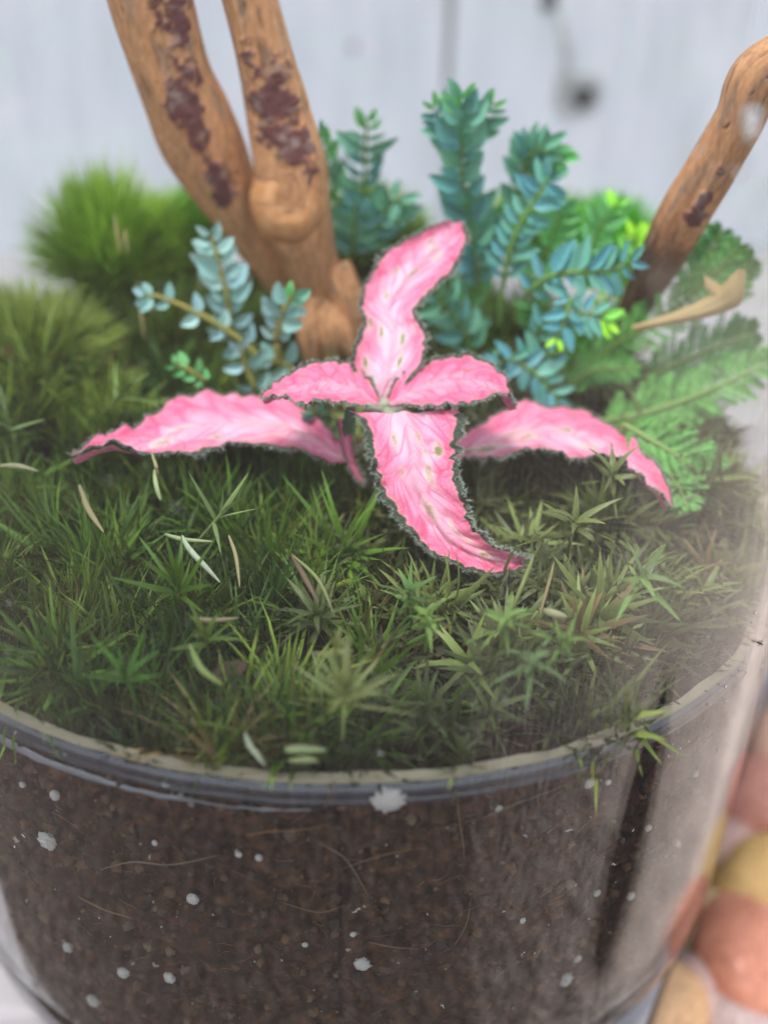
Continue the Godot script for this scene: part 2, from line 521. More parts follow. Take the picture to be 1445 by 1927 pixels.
func shoot_mesh(kind: int, seed_no: int, m: Material) -> ArrayMesh:
	var r := RandomNumberGenerator.new()
	r.seed = seed_no
	var b := Buf.new()
	if kind == 0:  # hair moss: a tuft of long thin leaves
		for k in 26:
			var a := r.randf() * TAU
			var out := Vector3(cos(a), 0, sin(a))
			var lean := r.randf_range(0.05, 0.75)
			blade(b, out * r.randf() * 0.0013, Vector3.UP + out * lean, out, r.randf_range(0.0055, 0.0105), r.randf_range(0.0004, 0.0007), r.randf_range(0.1, 1.3), Color.WHITE * (r.randf_range(0.5, 1.3) if r.randf() < 0.9 else 2.0), 4)
	else:  # star moss: leaves in whorls up a short stem, curving out and down
		tube(b, [Vector3(0, -0.004, 0), Vector3(0, 0.001, 0), Vector3(0.0004, 0.004, 0)], [0.00022, 0.0002, 0.00014], 5, 5, Color(0.9, 0.7, 0.5))
		for k in 26:
			var t := k / 25.0
			var a := k * 2.4 + r.randf_range(-0.3, 0.3)
			var out := Vector3(cos(a), 0, sin(a))
			blade(b, Vector3(0, 0.0042 * t - 0.001, 0), Vector3.UP * (0.35 + 1.4 * t * t) + out, out, r.randf_range(0.0065, 0.0100) * (1.0 - 0.35 * t), r.randf_range(0.0007, 0.0010), r.randf_range(0.5, 1.6) * (1.1 - t * 0.5) - 0.1, Color.WHITE * r.randf_range(0.55, 1.45), 6, 0.25, 0.7)
	return b.mesh(m)


func build_moss() -> void:
	var carpet := thing("moss_carpet", "green carpet of hair moss and star moss covering the soil", "moss")
	carpet.set_meta("kind", "stuff")
	var m := leafy(Color(1, 1, 1), 0.45, 0.55)
	var kinds := []
	for k in 8:
		kinds.append([shoot_mesh(0 if k < 4 else 1, 100 + k, m), [], []])
	var step := 0.0025
	var n := int(0.082 / step)
	for ix in range(-n, n + 1):
		for iz in range(-n, n + 1):
			var x := SOIL_X + (ix + rng.randf_range(-0.5, 0.5)) * step
			var z := (iz + rng.randf_range(-0.5, 0.5)) * step
			var r := Vector2(x - SOIL_X, z).length()
			if r > 0.0805:
				continue
			var patch := fine.get_noise_2d(x * 6000 + 300, z * 6000)
			var star := smoothstep(-0.012, 0.016, x + 0.012 * fine.get_noise_2d(x * 4000, z * 4000 + 500)) if z > -0.03 else 0.15
			var is_star := rng.randf() < star
			if is_star and rng.randf() < 0.35:
				continue
			if patch < -0.27 and rng.randf() < 0.8:
				continue
			var y := moss_height(x, z)
			var lean := Vector3(fine.get_noise_2d(x * 5000, z * 5000 + 900) * 2.4, 1, fine.get_noise_2d(x * 5000 + 400, z * 5000) * 2.4 + 0.1).normalized()
			if r > 0.074:
				lean = (lean - Vector3(x, 0, z).normalized() * 0.5).normalized()
			var axis := Vector3.UP.cross(lean)
			var bs := Basis(Vector3.UP, rng.randf() * TAU)
			if axis.length() > 0.01:
				bs = Basis(axis.normalized(), Vector3.UP.angle_to(lean)) * bs
			var clump := fine.get_noise_2d(x * 9000 + 150, z * 9000)
			var sc := rng.randf_range(0.75, 1.2) * clampf(1.0 + 1.1 * clump, 0.6, 1.5)
			var which := (4 if is_star else 0) + rng.randi() % 4
			kinds[which][1].append(Transform3D(bs.scaled(Vector3.ONE * sc), Vector3(x, y - 0.0008 + (0.0015 * rng.randf() if is_star else 0.0), z)))
			var q := patch + rng.randf_range(-0.35, 0.35) + 0.35 * smoothstep(0.02, 0.06, -x)
			var c: Color
			if is_star:
				c = Color(0.070, 0.088, 0.026) if q < 0.05 else (Color(0.105, 0.130, 0.036) if q < 0.4 else Color(0.15, 0.19, 0.055))
			else:
				c = Color(0.038, 0.078, 0.016) if q < 0.0 else (Color(0.075, 0.140, 0.018) if q < 0.35 else Color(0.155, 0.210, 0.032))
			if rng.randf() < 0.03:
				c = Color(0.16, 0.11, 0.05)
			kinds[which][2].append(c * rng.randf_range(0.85, 1.6) * clampf(1.0 + 2.2 * clump, 0.4, 2.1))
	for k in kinds.size():
		many("hair_moss" if k < 4 else "star_moss", kinds[k][0], kinds[k][1], kinds[k][2], carpet)


func star_shoot(at: Vector3, aim: Vector3, count: int, length: float, width: float, bend: float, color: Color, label: String, spread := 1.0) -> void:
	var t := thing("moss_shoot", label, "moss shoot", at, "bright moss shoots standing out of the carpet")
	var m := leafy(Color(1, 1, 1), 0.4, 0.6)
	var b := Buf.new()
	var up := aim.normalized()
	var x := side_of(up)
	var y := x.cross(up)
	tube(b, [-up * 0.007, Vector3.ZERO, up * 0.003], [0.0003, 0.00028, 0.0002], 6, 6, color * 0.8)
	part("stem", b.mesh(m), t)
	for k in count:
		var f := k / float(maxi(count - 1, 1))
		var a := k * 2.4 + rng.randf_range(-0.25, 0.25)
		var out := x * cos(a) + y * sin(a)
		var lb := Buf.new()
		blade(lb, up * (0.003 * f), up * (0.15 + 1.6 * f * f) + out * spread * rng.randf_range(0.5, 1.2) + x * rng.randf_range(-0.35, 0.35), out, length * 1.1 * rng.randf_range(0.6, 1.2) * (1.0 - 0.3 * f), width * rng.randf_range(0.85, 1.15), bend * rng.randf_range(0.6, 1.3), color * rng.randf_range(0.75, 1.25), 10, 0.3, 0.15 if bend < 0.3 else 1.0)
		part("leaf", lb.mesh(m), t)


func build_shoots() -> void:
	var pale := Color(0.3, 0.42, 0.14)
	var lime := Color(0.25, 0.40, 0.085)
	var olive := Color(0.17, 0.21, 0.06)
	var u := Vector3(0, 1, 0.25)
	star_shoot(Vector3(0.0005, 0.1050, 0.0772), Vector3(0.05, 1, -0.15), 30, 0.0085, 0.0009, 0.05, Color(0.50, 0.54, 0.20), "large pale yellow green moss star at the front, beside the rim", 0.8)
	star_shoot(Vector3(-0.0006, 0.1073, 0.0703), u, 14, 0.0034, 0.0009, 0.2, Color(0.50, 0.52, 0.20), "small tight yellowish moss bud above the large pale star", 0.5)
	star_shoot(Vector3(0.0236, 0.1058, 0.0632), u, 11, 0.0064, 0.0009, 1.5, lime, "bright green moss shoot with drooping leaves, right of centre")
	star_shoot(Vector3(0.0264, 0.1058, 0.0716), u, 11, 0.0060, 0.0010, 1.6, Color(0.25, 0.37, 0.14), "pale green drooping moss shoot below the bright green one")
	star_shoot(Vector3(0.0126, 0.1058, 0.0624), u, 10, 0.0052, 0.0008, 1.3, lime, "lime drooping moss shoot below the pink leaf tip")
	star_shoot(Vector3(0.0439, 0.1078, 0.0560), Vector3(0.3, 1, 0.2), 10, 0.0068, 0.0010, 0.6, Color(0.25, 0.40, 0.10), "wide light green moss shoot near the right glass, above a fallen sprig")
	star_shoot(Vector3(0.0464, 0.1053, 0.0255), u, 11, 0.0074, 0.0010, 0.7, olive, "olive moss star under the right long pink leaf")
	star_shoot(Vector3(0.0374, 0.1053, 0.0396), u, 14, 0.0086, 0.0012, 0.6, Color(0.16, 0.19, 0.055), "large dull olive moss star right of the front pink leaf")
	star_shoot(Vector3(0.0310, 0.1048, 0.0665), Vector3(0.3, 1, 0.2), 10, 0.0050, 0.0008, 0.9, lime, "small lime moss shoot between the two drooping ones and right glass")
	star_shoot(Vector3(0.0105, 0.1043, 0.0552), Vector3(-0.1, 1, 0.1), 10, 0.0058, 0.0008, 0.4, Color(0.15, 0.28, 0.07), "upright moss shoot straight below the pink leaf")
	star_shoot(Vector3(-0.0292, 0.1033, 0.0706), Vector3(-0.1, 1, 0.2), 14, 0.0070, 0.0007, 0.3, Color(0.09, 0.24, 0.02), "bright grassy moss tuft at the lower left near the rim", 0.6)
	star_shoot(Vector3(-0.0190, 0.1033, 0.0631), u, 10, 0.0062, 0.0009, 0.4, Color(0.18, 0.27, 0.04), "yellow green moss tuft left of the large pale star", 0.5)
	star_shoot(Vector3(-0.0239, 0.1033, 0.0522), Vector3(-0.1, 1, 0), 16, 0.0095, 0.0009, 0.2, Color(0.11, 0.22, 0.015), "tall yellow green moss tuft in the left carpet", 0.45)
	star_shoot(Vector3(-0.0201, 0.1053, 0.0360), Vector3(0.7, 1, 0.1), 6, 0.0095, 0.0008, 0.2, Color(0.28, 0.38, 0.14), "fan of pale moss blades leaning right below the left pink leaf", 0.35)
	star_shoot(Vector3(-0.0413, 0.1063, -0.0007), Vector3(0.8, 1, 0.1), 8, 0.010, 0.0008, 0.2, Color(0.24, 0.34, 0.10), "fan of pale moss blades above the left pink leaf tip", 0.35)
	star_shoot(Vector3(-0.0581, 0.1063, 0.0101), Vector3(-0.1, 1, 0.1), 7, 0.0100, 0.0009, 0.2, Color(0.26, 0.36, 0.12), "pale moss blades at the far left edge", 0.4)


func build_scraps() -> void:
	var white := Color(0.55, 0.62, 0.42)
	var tan := Color(0.42, 0.34, 0.18)
	var brown := Color(0.20, 0.13, 0.08)
	var list := [
		[[Vector3(-0.0244, 0.1077, 0.0426), Vector3(-0.0229, 0.1077, 0.0461), Vector3(-0.0202, 0.1067, 0.0493), Vector3(-0.0179, 0.1052, 0.0513)], 0.0009, white, "whitish curved leaf scrap lying on the left moss"],
		[[Vector3(-0.0275, 0.1062, 0.0402), Vector3(-0.0242, 0.1062, 0.0417), Vector3(-0.0196, 0.1062, 0.0423)], 0.0007, Color(0.40, 0.48, 0.22), "pale level leaf scrap behind the whitish curved one"],
		[[Vector3(-0.0432, 0.1062, 0.0263), Vector3(-0.0402, 0.1072, 0.0346), Vector3(-0.0370, 0.1062, 0.0397)], 0.0010, tan, "tan leaf scrap under the tip of the left pink leaf"],
		[[Vector3(-0.0577, 0.1062, 0.0206), Vector3(-0.0541, 0.1072, 0.0222), Vector3(-0.0507, 0.1062, 0.0223)], 0.0009, Color(0.50, 0.45, 0.26), "straw coloured stalk at the far left edge"],
		[[Vector3(-0.0212, 0.1052, 0.0651), Vector3(-0.0190, 0.1057, 0.0708), Vector3(-0.0160, 0.1042, 0.0725)], 0.0010, Color(0.34, 0.42, 0.12), "bent yellow green leaf scrap left of the large moss star"],
		[[Vector3(-0.0214, 0.1052, 0.0594), Vector3(-0.0183, 0.1057, 0.0605), Vector3(-0.0147, 0.1052, 0.0595)], 0.0007, tan, "tan stalk lying level in the left moss"],
		[[Vector3(-0.0074, 0.1062, 0.0456), Vector3(-0.0052, 0.1067, 0.0521), Vector3(-0.0031, 0.1052, 0.0563)], 0.0009, brown, "brown broken stick in the moss, centre left"],
		[[Vector3(-0.0071, 0.1072, 0.0473), Vector3(-0.0031, 0.1077, 0.0540), Vector3(-0.0008, 0.1062, 0.0602)], 0.0005, Color(0.30, 0.34, 0.12), "thin green stem crossing the brown stick"],
		[[Vector3(-0.0129, 0.1010, 0.0785), Vector3(-0.0116, 0.1010, 0.0822), Vector3(-0.0102, 0.0990, 0.0837)], 0.0009, white, "pale blade leaning on the front rim line"],
		[[Vector3(-0.0075, 0.1005, 0.0813), Vector3(-0.0052, 0.1010, 0.0817), Vector3(-0.0019, 0.1005, 0.0814)], 0.0012, Color(0.42, 0.50, 0.24), "cut pale green stem beside the large moss star, upper of two"],
		[[Vector3(-0.0070, 0.0995, 0.0828), Vector3(-0.0044, 0.1000, 0.0832), Vector3(-0.0030, 0.0995, 0.0829)], 0.0012, Color(0.38, 0.44, 0.20), "cut pale green stem on the rim line, lower of two"],
		[[Vector3(-0.0174, 0.1062, 0.0406), Vector3(-0.0158, 0.1067, 0.0468), Vector3(-0.0149, 0.1052, 0.0526)], 0.0006, tan, "faded curled blade right of the whitish scrap"],
		[[Vector3(0.0290, 0.1062, 0.0607), Vector3(0.0314, 0.1072, 0.0539), Vector3(0.0331, 0.1062, 0.0481)], 0.0005, Color(0.34, 0.28, 0.13), "thin straw stalk under the pink leaf tip"],
		[[Vector3(0.0298, 0.1057, 0.0591), Vector3(0.0313, 0.1062, 0.0605), Vector3(0.0331, 0.1057, 0.0606)], 0.0012, Color(0.48, 0.46, 0.24), "short flat straw piece right of the pink leaf tip"],
		[[Vector3(0.0254, 0.1052, 0.0582), Vector3(0.0276, 0.1082, 0.0545), Vector3(0.0295, 0.1092, 0.0500)], 0.0007, Color(0.22, 0.27, 0.07), "long olive blade rising to the pink leaf tip"],
		[[Vector3(-0.0300, 0.1072, 0.0264), Vector3(-0.0300, 0.1102, 0.0270), Vector3(-0.0312, 0.1112, 0.0237)], 0.0006, tan, "dry thread in front of the left pink leaf"],
		[[Vector3(-0.0291, 0.1062, 0.0311), Vector3(-0.0299, 0.1082, 0.0294), Vector3(-0.0305, 0.1092, 0.0263)], 0.0008, Color(0.42, 0.48, 0.22), "short pale blade below the left pink leaf"]]
	for r in list:
		var b := Buf.new()
		var w: float = r[1] * 0.5
		tube(b, r[0], [w * 0.5, w, w * 0.9, w * 0.25], 8, 16)
		var m := leafy(r[2], 0.5, 0.3)
		single("plant_scrap", b.mesh(m), r[3], "plant scrap", "loose pale scraps lying on the moss")
	var fl := Buf.new()
	lump(fl, Vector3.ZERO, Vector3(0.0024, 0.0004, 0.0013), 0.5, 5.5, 8, 14)
	single("bark_flake", fl.mesh(mat(Color(0.14, 0.09, 0.06), 0.8, false)), "brown bark flake beside the bent yellow green scrap", "bark flake", "", Transform3D(Basis.from_euler(Vector3(0.5, 0.4, 0.2)), Vector3(-0.0159, 0.1000, 0.0651)))
	var thr := [[Vector3(-0.0432, 0.1304, -0.0300), Vector3(-0.0429, 0.1261, -0.0300), Vector3(-0.0427, 0.1220, -0.0300), "left pale strand of the upper pair before the grassy cushion"], [Vector3(-0.0414, 0.1272, -0.0300), Vector3(-0.0414, 0.1250, -0.0300), Vector3(-0.0411, 0.1220, -0.0300), "right pale strand of the upper pair before the grassy cushion"], [Vector3(-0.0384, 0.1209, -0.0200), Vector3(-0.0381, 0.1148, -0.0200), Vector3(-0.0381, 0.1086, -0.0200), "left pale strand of the lower pair before the dark soil"], [Vector3(-0.0363, 0.1209, -0.0200), Vector3(-0.0361, 0.1171, -0.0200), Vector3(-0.0361, 0.1143, -0.0200), "right pale strand of the lower pair before the dark soil"]]
	for q in thr:  # thin upright pale strands
		var b := Buf.new()
		tube(b, [q[0], q[1], q[2]], [0.0001, 0.0004, 0.0002], 6, 10)
		single("pale_strand", b.mesh(leafy(Color(0.55, 0.48, 0.20), 0.5, 0.3)), q[3], "straw thread", "pale strands standing at the left")


func build_cushions() -> void:
	var m := leafy(Color(1, 1, 1), 0.5, 0.6)
	var list := [
		[Vector3(-0.0498, 0.1094, -0.0520), Vector3(0.0115, 0.014, 0.0105), 2200, 0.0120, Color(0.15, 0.23, 0.035), "tall bright green grassy moss cushion at the back left", 0.7],
		[Vector3(-0.0375, 0.1112, -0.0560), Vector3(0.011, 0.009, 0.009), 1200, 0.0065, Color(0.15, 0.23, 0.025), "lower yellow green moss cushion right of the tall grassy one", 0.5],
		[Vector3(-0.0278, 0.1156, -0.0600), Vector3(0.008, 0.010, 0.008), 800, 0.006, Color(0.08, 0.20, 0.02), "dark green moss cushion behind the driftwood fork", 0.8],
		[Vector3(0.0078, 0.1111, -0.0620), Vector3(0.013, 0.010, 0.009), 1100, 0.006, Color(0.09, 0.15, 0.02), "olive moss cushion right behind the driftwood", 0.5],
		[Vector3(0.0603, 0.1112, -0.0560), Vector3(0.012, 0.010, 0.009), 1600, 0.006, Color(0.10, 0.30, 0.03), "fresh green feathery moss cushion before the right driftwood", 0.6],
		[Vector3(0.0445, 0.1123, -0.0620), Vector3(0.014, 0.008, 0.008), 1000, 0.006, Color(0.12, 0.22, 0.025), "mixed green moss cushion behind the blue spikemoss", 0.5],
		[Vector3(-0.0643, 0.1020, -0.0280), Vector3(0.018, 0.007, 0.015), 1700, 0.008, Color(0.17, 0.21, 0.05), "straw green moss cushion against the left glass", 0.5],
		[Vector3(-0.0547, 0.0979, -0.0380), Vector3(0.015, 0.006, 0.012), 1200, 0.007, Color(0.10, 0.14, 0.03), "low dark green moss cushion below the tall grassy one", 0.5],
		[Vector3(-0.0348, 0.0994, -0.0420), Vector3(0.014, 0.008, 0.010), 900, 0.006, Color(0.08, 0.12, 0.025), "shaded moss cushion behind the grey blue stems", 0.5]]
	for q in list:
		var t := thing("moss_cushion", q[5], "moss cushion", q[0], "moss cushions along the back of the jar")
		var core := Buf.new()
		lump(core, Vector3(0, -q[1].y * 0.1, 0), q[1] * 0.75, 0.3, q[3] * 900, 12, 18, Color(0.4, 0.35, 0.25) * q[4] * 2.0)
		part("core", core.mesh(mat(Color(1, 1, 1), 0.9)), t)
		var b := Buf.new()
		for k in q[2]:
			var d := Vector3(rng.randfn(), absf(rng.randfn()) * 0.9 - 0.25, rng.randfn()).normalized()
			var p: Vector3 = d * q[1] * rng.randf_range(0.6, 0.85)
			blade(b, p, d + Vector3.UP * q[6], Vector3(d.x, 0, d.z), q[3] * rng.randf_range(0.6, 1.25), rng.randf_range(0.00035, 0.0006), rng.randf_range(0.0, 0.5), q[4] * rng.randf_range(1.7, 3.8), 3)
		var o := part("needles", b.mesh(m), t)
		o.set_meta("kind", "stuff")


# ---------- driftwood ----------
func wood_tube(pts: Array, radii: Array, seed_at: float, barks: Array, flat := 0.85, rings := 240, sides := 88, dark_end := 0.0) -> ArrayMesh:
	var rows := []
	var cols := []
	for r in rings + 1:
		var t := r / float(rings)
		var p: Vector3 = spline(pts, t)
		var tg: Vector3 = (spline(pts, t + 0.01) - spline(pts, t - 0.01)).normalized()
		var x := tg.cross(Vector3.BACK).normalized()
		var y := x.cross(tg)
		var rad: float = spline(radii, t)
		var cap := minf(1.0, sqrt(maxf(0.0, 1.0 - pow(1.0 - minf(t, 1.0 - t) / 0.02, 2.0)))) if minf(t, 1 - t) < 0.02 else 1.0
		var row := PackedVector3Array()
		var cr := PackedColorArray()
		for k in sides:
			var a := TAU * k / sides
			var d := x * cos(a) + y * sin(a) * flat
			var q := p + d * rad
			var ridge := 0.12 * fine.get_noise_3d(cos(a) * 110 + seed_at + t * 40, sin(a) * 110, t * 170) + 0.025 * fine.get_noise_3d(cos(a) * 400 + seed_at, sin(a) * 400, t * 130)
			var bark := -1.0
			for bk in barks:  # [centre, reach across, reach along]
				var o: Vector3 = q - bk[0]
				var al := o.dot(tg)
				var across := (o - tg * al).length()
				bark = maxf(bark, 1.0 - sqrt(pow(across / bk[1], 2.0) + pow(al / bk[2], 2.0)) + 0.7 * fine.get_noise_3d(q.x * 16000, q.y * 16000, q.z * 16000) + 0.45 * fine.get_noise_3d(q.x * 50000, q.y * 50000, q.z * 50000))
			var crack := 1.0 - smoothstep(0.0, 0.045, absf(fine.get_noise_3d(cos(a) * 420 + seed_at * 7, sin(a) * 420, t * 110 + 40)))
			crack *= smoothstep(0.05, 0.3, fine.get_noise_3d(cos(a) * 130 + seed_at, sin(a) * 130 + 60, t * 240))
			var on := smoothstep(-0.30, 0.14, bark)
			row.append(p + d * rad * cap * (1.0 + ridge) + d.normalized() * (on * 0.0003 * (1.0 + 0.8 * fine.get_noise_3d(q.x * 60000, q.y * 60000, q.z * 60000)) - crack * 0.0004))
			var g := 0.5 + 0.5 * fine.get_noise_3d(cos(a) * 260 + seed_at * 3, sin(a) * 260, t * 220)
			var s := 0.5 + 0.8 * fine.get_noise_3d(q.x * 40000, q.y * 6000, q.z * 40000 + 800)
			var wood := Color(0.56, 0.25, 0.105).lerp(Color(0.68, 0.37, 0.19), clampf(g, 0, 1)).lerp(Color(0.34, 0.17, 0.085), clampf(s - 0.62, 0, 1) * 1.7)
			if dark_end > 0.0:
				wood = wood.lerp(Color(0.16, 0.085, 0.05), smoothstep(dark_end - 0.07, dark_end + 0.09, t + 0.10 * fine.get_noise_2d(a * 60, t * 300)))
			wood = wood.lerp(Color(0.20, 0.10, 0.055), crack * 0.8)
			wood = wood.lerp(Color(0.36, 0.23, 0.15), 0.75 * smoothstep(0.12, 0.4, fine.get_noise_3d(cos(a) * 150 + seed_at * 5, sin(a) * 150, t * 330 + 20)))
			wood *= 1.0 + 0.35 * fine.get_noise_3d(q.x * 90000, q.y * 30000, q.z * 90000)
			var bk_col := Color(0.15, 0.058, 0.052).lerp(Color(0.34, 0.24, 0.21), clampf(fine.get_noise_3d(q.x * 24000, q.y * 24000, q.z * 24000) * 1.8 - 0.1, 0, 0.9))
			cr.append(wood.lerp(bk_col, on))
		rows.append(row)
		cols.append(cr)
	var b := Buf.new()
	b.grid(rows, cols, true, true, true)
	return b.mesh(wood_mat)

var wood_mat: StandardMaterial3D

func build_driftwood() -> void:
	wood_mat = mat(Color(1, 1, 1), 0.7, true, 0.35)
	wood_mat.heightmap_enabled = true
	wood_mat.heightmap_texture = noise_map(0.03, 21, 512, 512)
	wood_mat.heightmap_scale = 0.006
	wood_mat.uv1_scale = Vector3(6, 2, 1)
	var t := thing("forked_driftwood", "orange brown forked driftwood with maroon bark scraps, at the back left", "driftwood", Vector3.ZERO)
	var b1 := [[Vector3(-0.0273, 0.1666, -0.0260), 0.004, 0.012], [Vector3(-0.0275, 0.1515, -0.0260), 0.0036, 0.0050], [Vector3(-0.0253, 0.1460, -0.0260), 0.0026, 0.0040], [Vector3(-0.0231, 0.1385, -0.0280), 0.0024, 0.0060], [Vector3(-0.0222, 0.1336, -0.0300), 0.0022, 0.0030]]
	part("branch", wood_tube([Vector3(-0.0338, 0.1778, -0.0340), Vector3(-0.0331, 0.1682, -0.0340), Vector3(-0.0302, 0.1551, -0.0340), Vector3(-0.0268, 0.1448, -0.0350), Vector3(-0.0226, 0.1344, -0.0360), Vector3(-0.0177, 0.1231, -0.0370), Vector3(-0.0115, 0.1123, -0.0380), Vector3(-0.0051, 0.1021, -0.0390)], [0.0082, 0.0078, 0.0072, 0.0078, 0.0066, 0.0046, 0.0040, 0.0040], 1.0, b1), t).set_meta("label", "left prong, leaning left, with grey brown bark patches")
	var b2 := [[Vector3(-0.0140, 0.1673, -0.0240), 0.0022, 0.006], [Vector3(-0.0126, 0.1628, -0.0240), 0.0020, 0.006], [Vector3(-0.0114, 0.1541, -0.0240), 0.0056, 0.0085], [Vector3(-0.0082, 0.1460, -0.0240), 0.0046, 0.0060], [Vector3(-0.0128, 0.1484, -0.0240), 0.0034, 0.006], [Vector3(-0.0038, 0.1296, -0.0220), 0.0020, 0.0060], [Vector3(-0.0047, 0.1408, -0.0220), 0.0016, 0.004], [Vector3(-0.0024, 0.1199, -0.0220), 0.0012, 0.003]]
	part("branch", wood_tube([Vector3(-0.0174, 0.1783, -0.0320), Vector3(-0.0153, 0.1688, -0.0320), Vector3(-0.0131, 0.1587, -0.0320), Vector3(-0.0111, 0.1491, -0.0320), Vector3(-0.0089, 0.1394, -0.0310), Vector3(-0.0080, 0.1300, -0.0310), Vector3(-0.0058, 0.1197, -0.0320), Vector3(-0.0032, 0.1095, -0.0340), Vector3(-0.0016, 0.0975, -0.0360)], [0.0052, 0.0050, 0.0052, 0.0060, 0.0066, 0.0066, 0.0058, 0.0056, 0.0062], 5.0, b2), t).set_meta("label", "upright prong with large maroon bark patch and a knot")
	# the sawn side knot: stacked swelling and a ring
	var kb := Buf.new()
	var kc := Vector3(-0.0088, 0.1348, -0.0245)
	var out := Vector3(0.05, 0.25, 1).normalized()
	var kx := side_of(out)
	var ky := kx.cross(out)
	var rows := []
	var cols := []
	for q in [[0.0086, -0.0066], [0.0080, -0.0046], [0.0072, -0.0030], [0.0062, -0.0018], [0.0052, -0.0011], [0.0042, -0.0007], [0.0034, -0.0007], [0.0027, -0.0010], [0.0018, -0.0009], [0.0010, -0.0011], [0.0001, -0.0012]]:
		var row := PackedVector3Array()
		var cr := PackedColorArray()
		for k in 40:
			var a := TAU * k / 40
			var w: float = 1.0 + 0.20 * fine.get_noise_2d(cos(a) * 50, sin(a) * 50)
			row.append(kc + (kx * cos(a) * 0.9 + ky * sin(a) * 1.05) * q[0] * w + out * (q[1] + 0.0003 * fine.get_noise_2d(a * 70, q[0] * 90000)))
			var c := Color(0.54, 0.23, 0.085).lerp(Color(0.70, 0.38, 0.18), 0.5 + 0.9 * fine.get_noise_2d(a * 90, q[0] * 60000))
			if q[0] > 0.0008 and q[0] < 0.0027:
				c = c.lerp(Color(0.36, 0.20, 0.13), 0.4)
			cr.append(c)
		rows.append(row)
		cols.append(cr)
	kb.grid(rows, cols, true, true, false)
	part("knot", kb.mesh(wood_mat), t)
	# toes of the base
	for q in [[Vector3(-0.0048, 0.1127, -0.0300), Vector3(-0.0058, 0.1072, -0.0270), Vector3(-0.0052, 0.1005, -0.0260), 0.0030], [Vector3(-0.0025, 0.1108, -0.0290), Vector3(-0.0015, 0.1065, -0.0260), Vector3(-0.0009, 0.0993, -0.0260), 0.0026], [Vector3(-0.0005, 0.1186, -0.0320), Vector3(0.0021, 0.1115, -0.0300), Vector3(0.0035, 0.1037, -0.0290), 0.0034], [Vector3(-0.0038, 0.1115, -0.0300), Vector3(0.0005, 0.1077, -0.0260), Vector3(0.0031, 0.1022, -0.0250), 0.0022]]:
		part("root", wood_tube([q[0], q[1], q[2]], [q[3], q[3] * 0.95, q[3] * 0.7], q[3] * 9000, [], 0.9, 60, 36), t)
	var d := thing("leaning_driftwood", "single orange driftwood stick leaning at the upper right, dark at its foot", "driftwood", Vector3.ZERO)
	var b3 := [[Vector3(0.0694, 0.1581, 0.0020), 0.0026, 0.006], [Vector3(0.0672, 0.1516, 0.0000), 0.0020, 0.0045], [Vector3(0.0653, 0.1486, -0.0020), 0.0020, 0.0022], [Vector3(0.0633, 0.1388, -0.0080), 0.0017, 0.0017], [Vector3(0.0639, 0.1424, -0.0060), 0.0011, 0.0022]]
	part("branch", wood_tube([Vector3(0.0750, 0.1682, -0.0060), Vector3(0.0696, 0.1640, -0.0060), Vector3(0.0681, 0.1567, -0.0070), Vector3(0.0656, 0.1478, -0.0090), Vector3(0.0629, 0.1379, -0.0120), Vector3(0.0618, 0.1266, -0.0180), Vector3(0.0602, 0.1122, -0.0260), Vector3(0.0590, 0.1007, -0.0320)], [0.0040, 0.0046, 0.0044, 0.0046, 0.0046, 0.0044, 0.0034, 0.003], 9.0, b3, 0.9, 240, 88, 0.60), d)


# ---------- small leaved plants ----------
func oval_leaf(m: Material, length: float, width: float, cup: float, twist := 0.0) -> ArrayMesh:
	var b := Buf.new()
	var rows := []
	var cols := []
	for r in 9:
		var t := r / 8.0
		var w := width * 0.5 * pow(sin(PI * clampf(pow(t, 0.8) * 0.96 + 0.03, 0, 1)), 0.7)
		var row := PackedVector3Array()
		var cr := PackedColorArray()
		for k in 5:
			var u := k / 2.0 - 1.0
			row.append(Vector3(u * w, t * length, cup * (u * u * w * 0.5) - length * 0.12 * t * t + twist * u * w * t))
			cr.append(Color.WHITE * (0.85 if k == 2 else 1.0))
		rows.append(row)
		cols.append(cr)
	b.grid(rows, cols, false, true, true)
	return b.mesh(m)


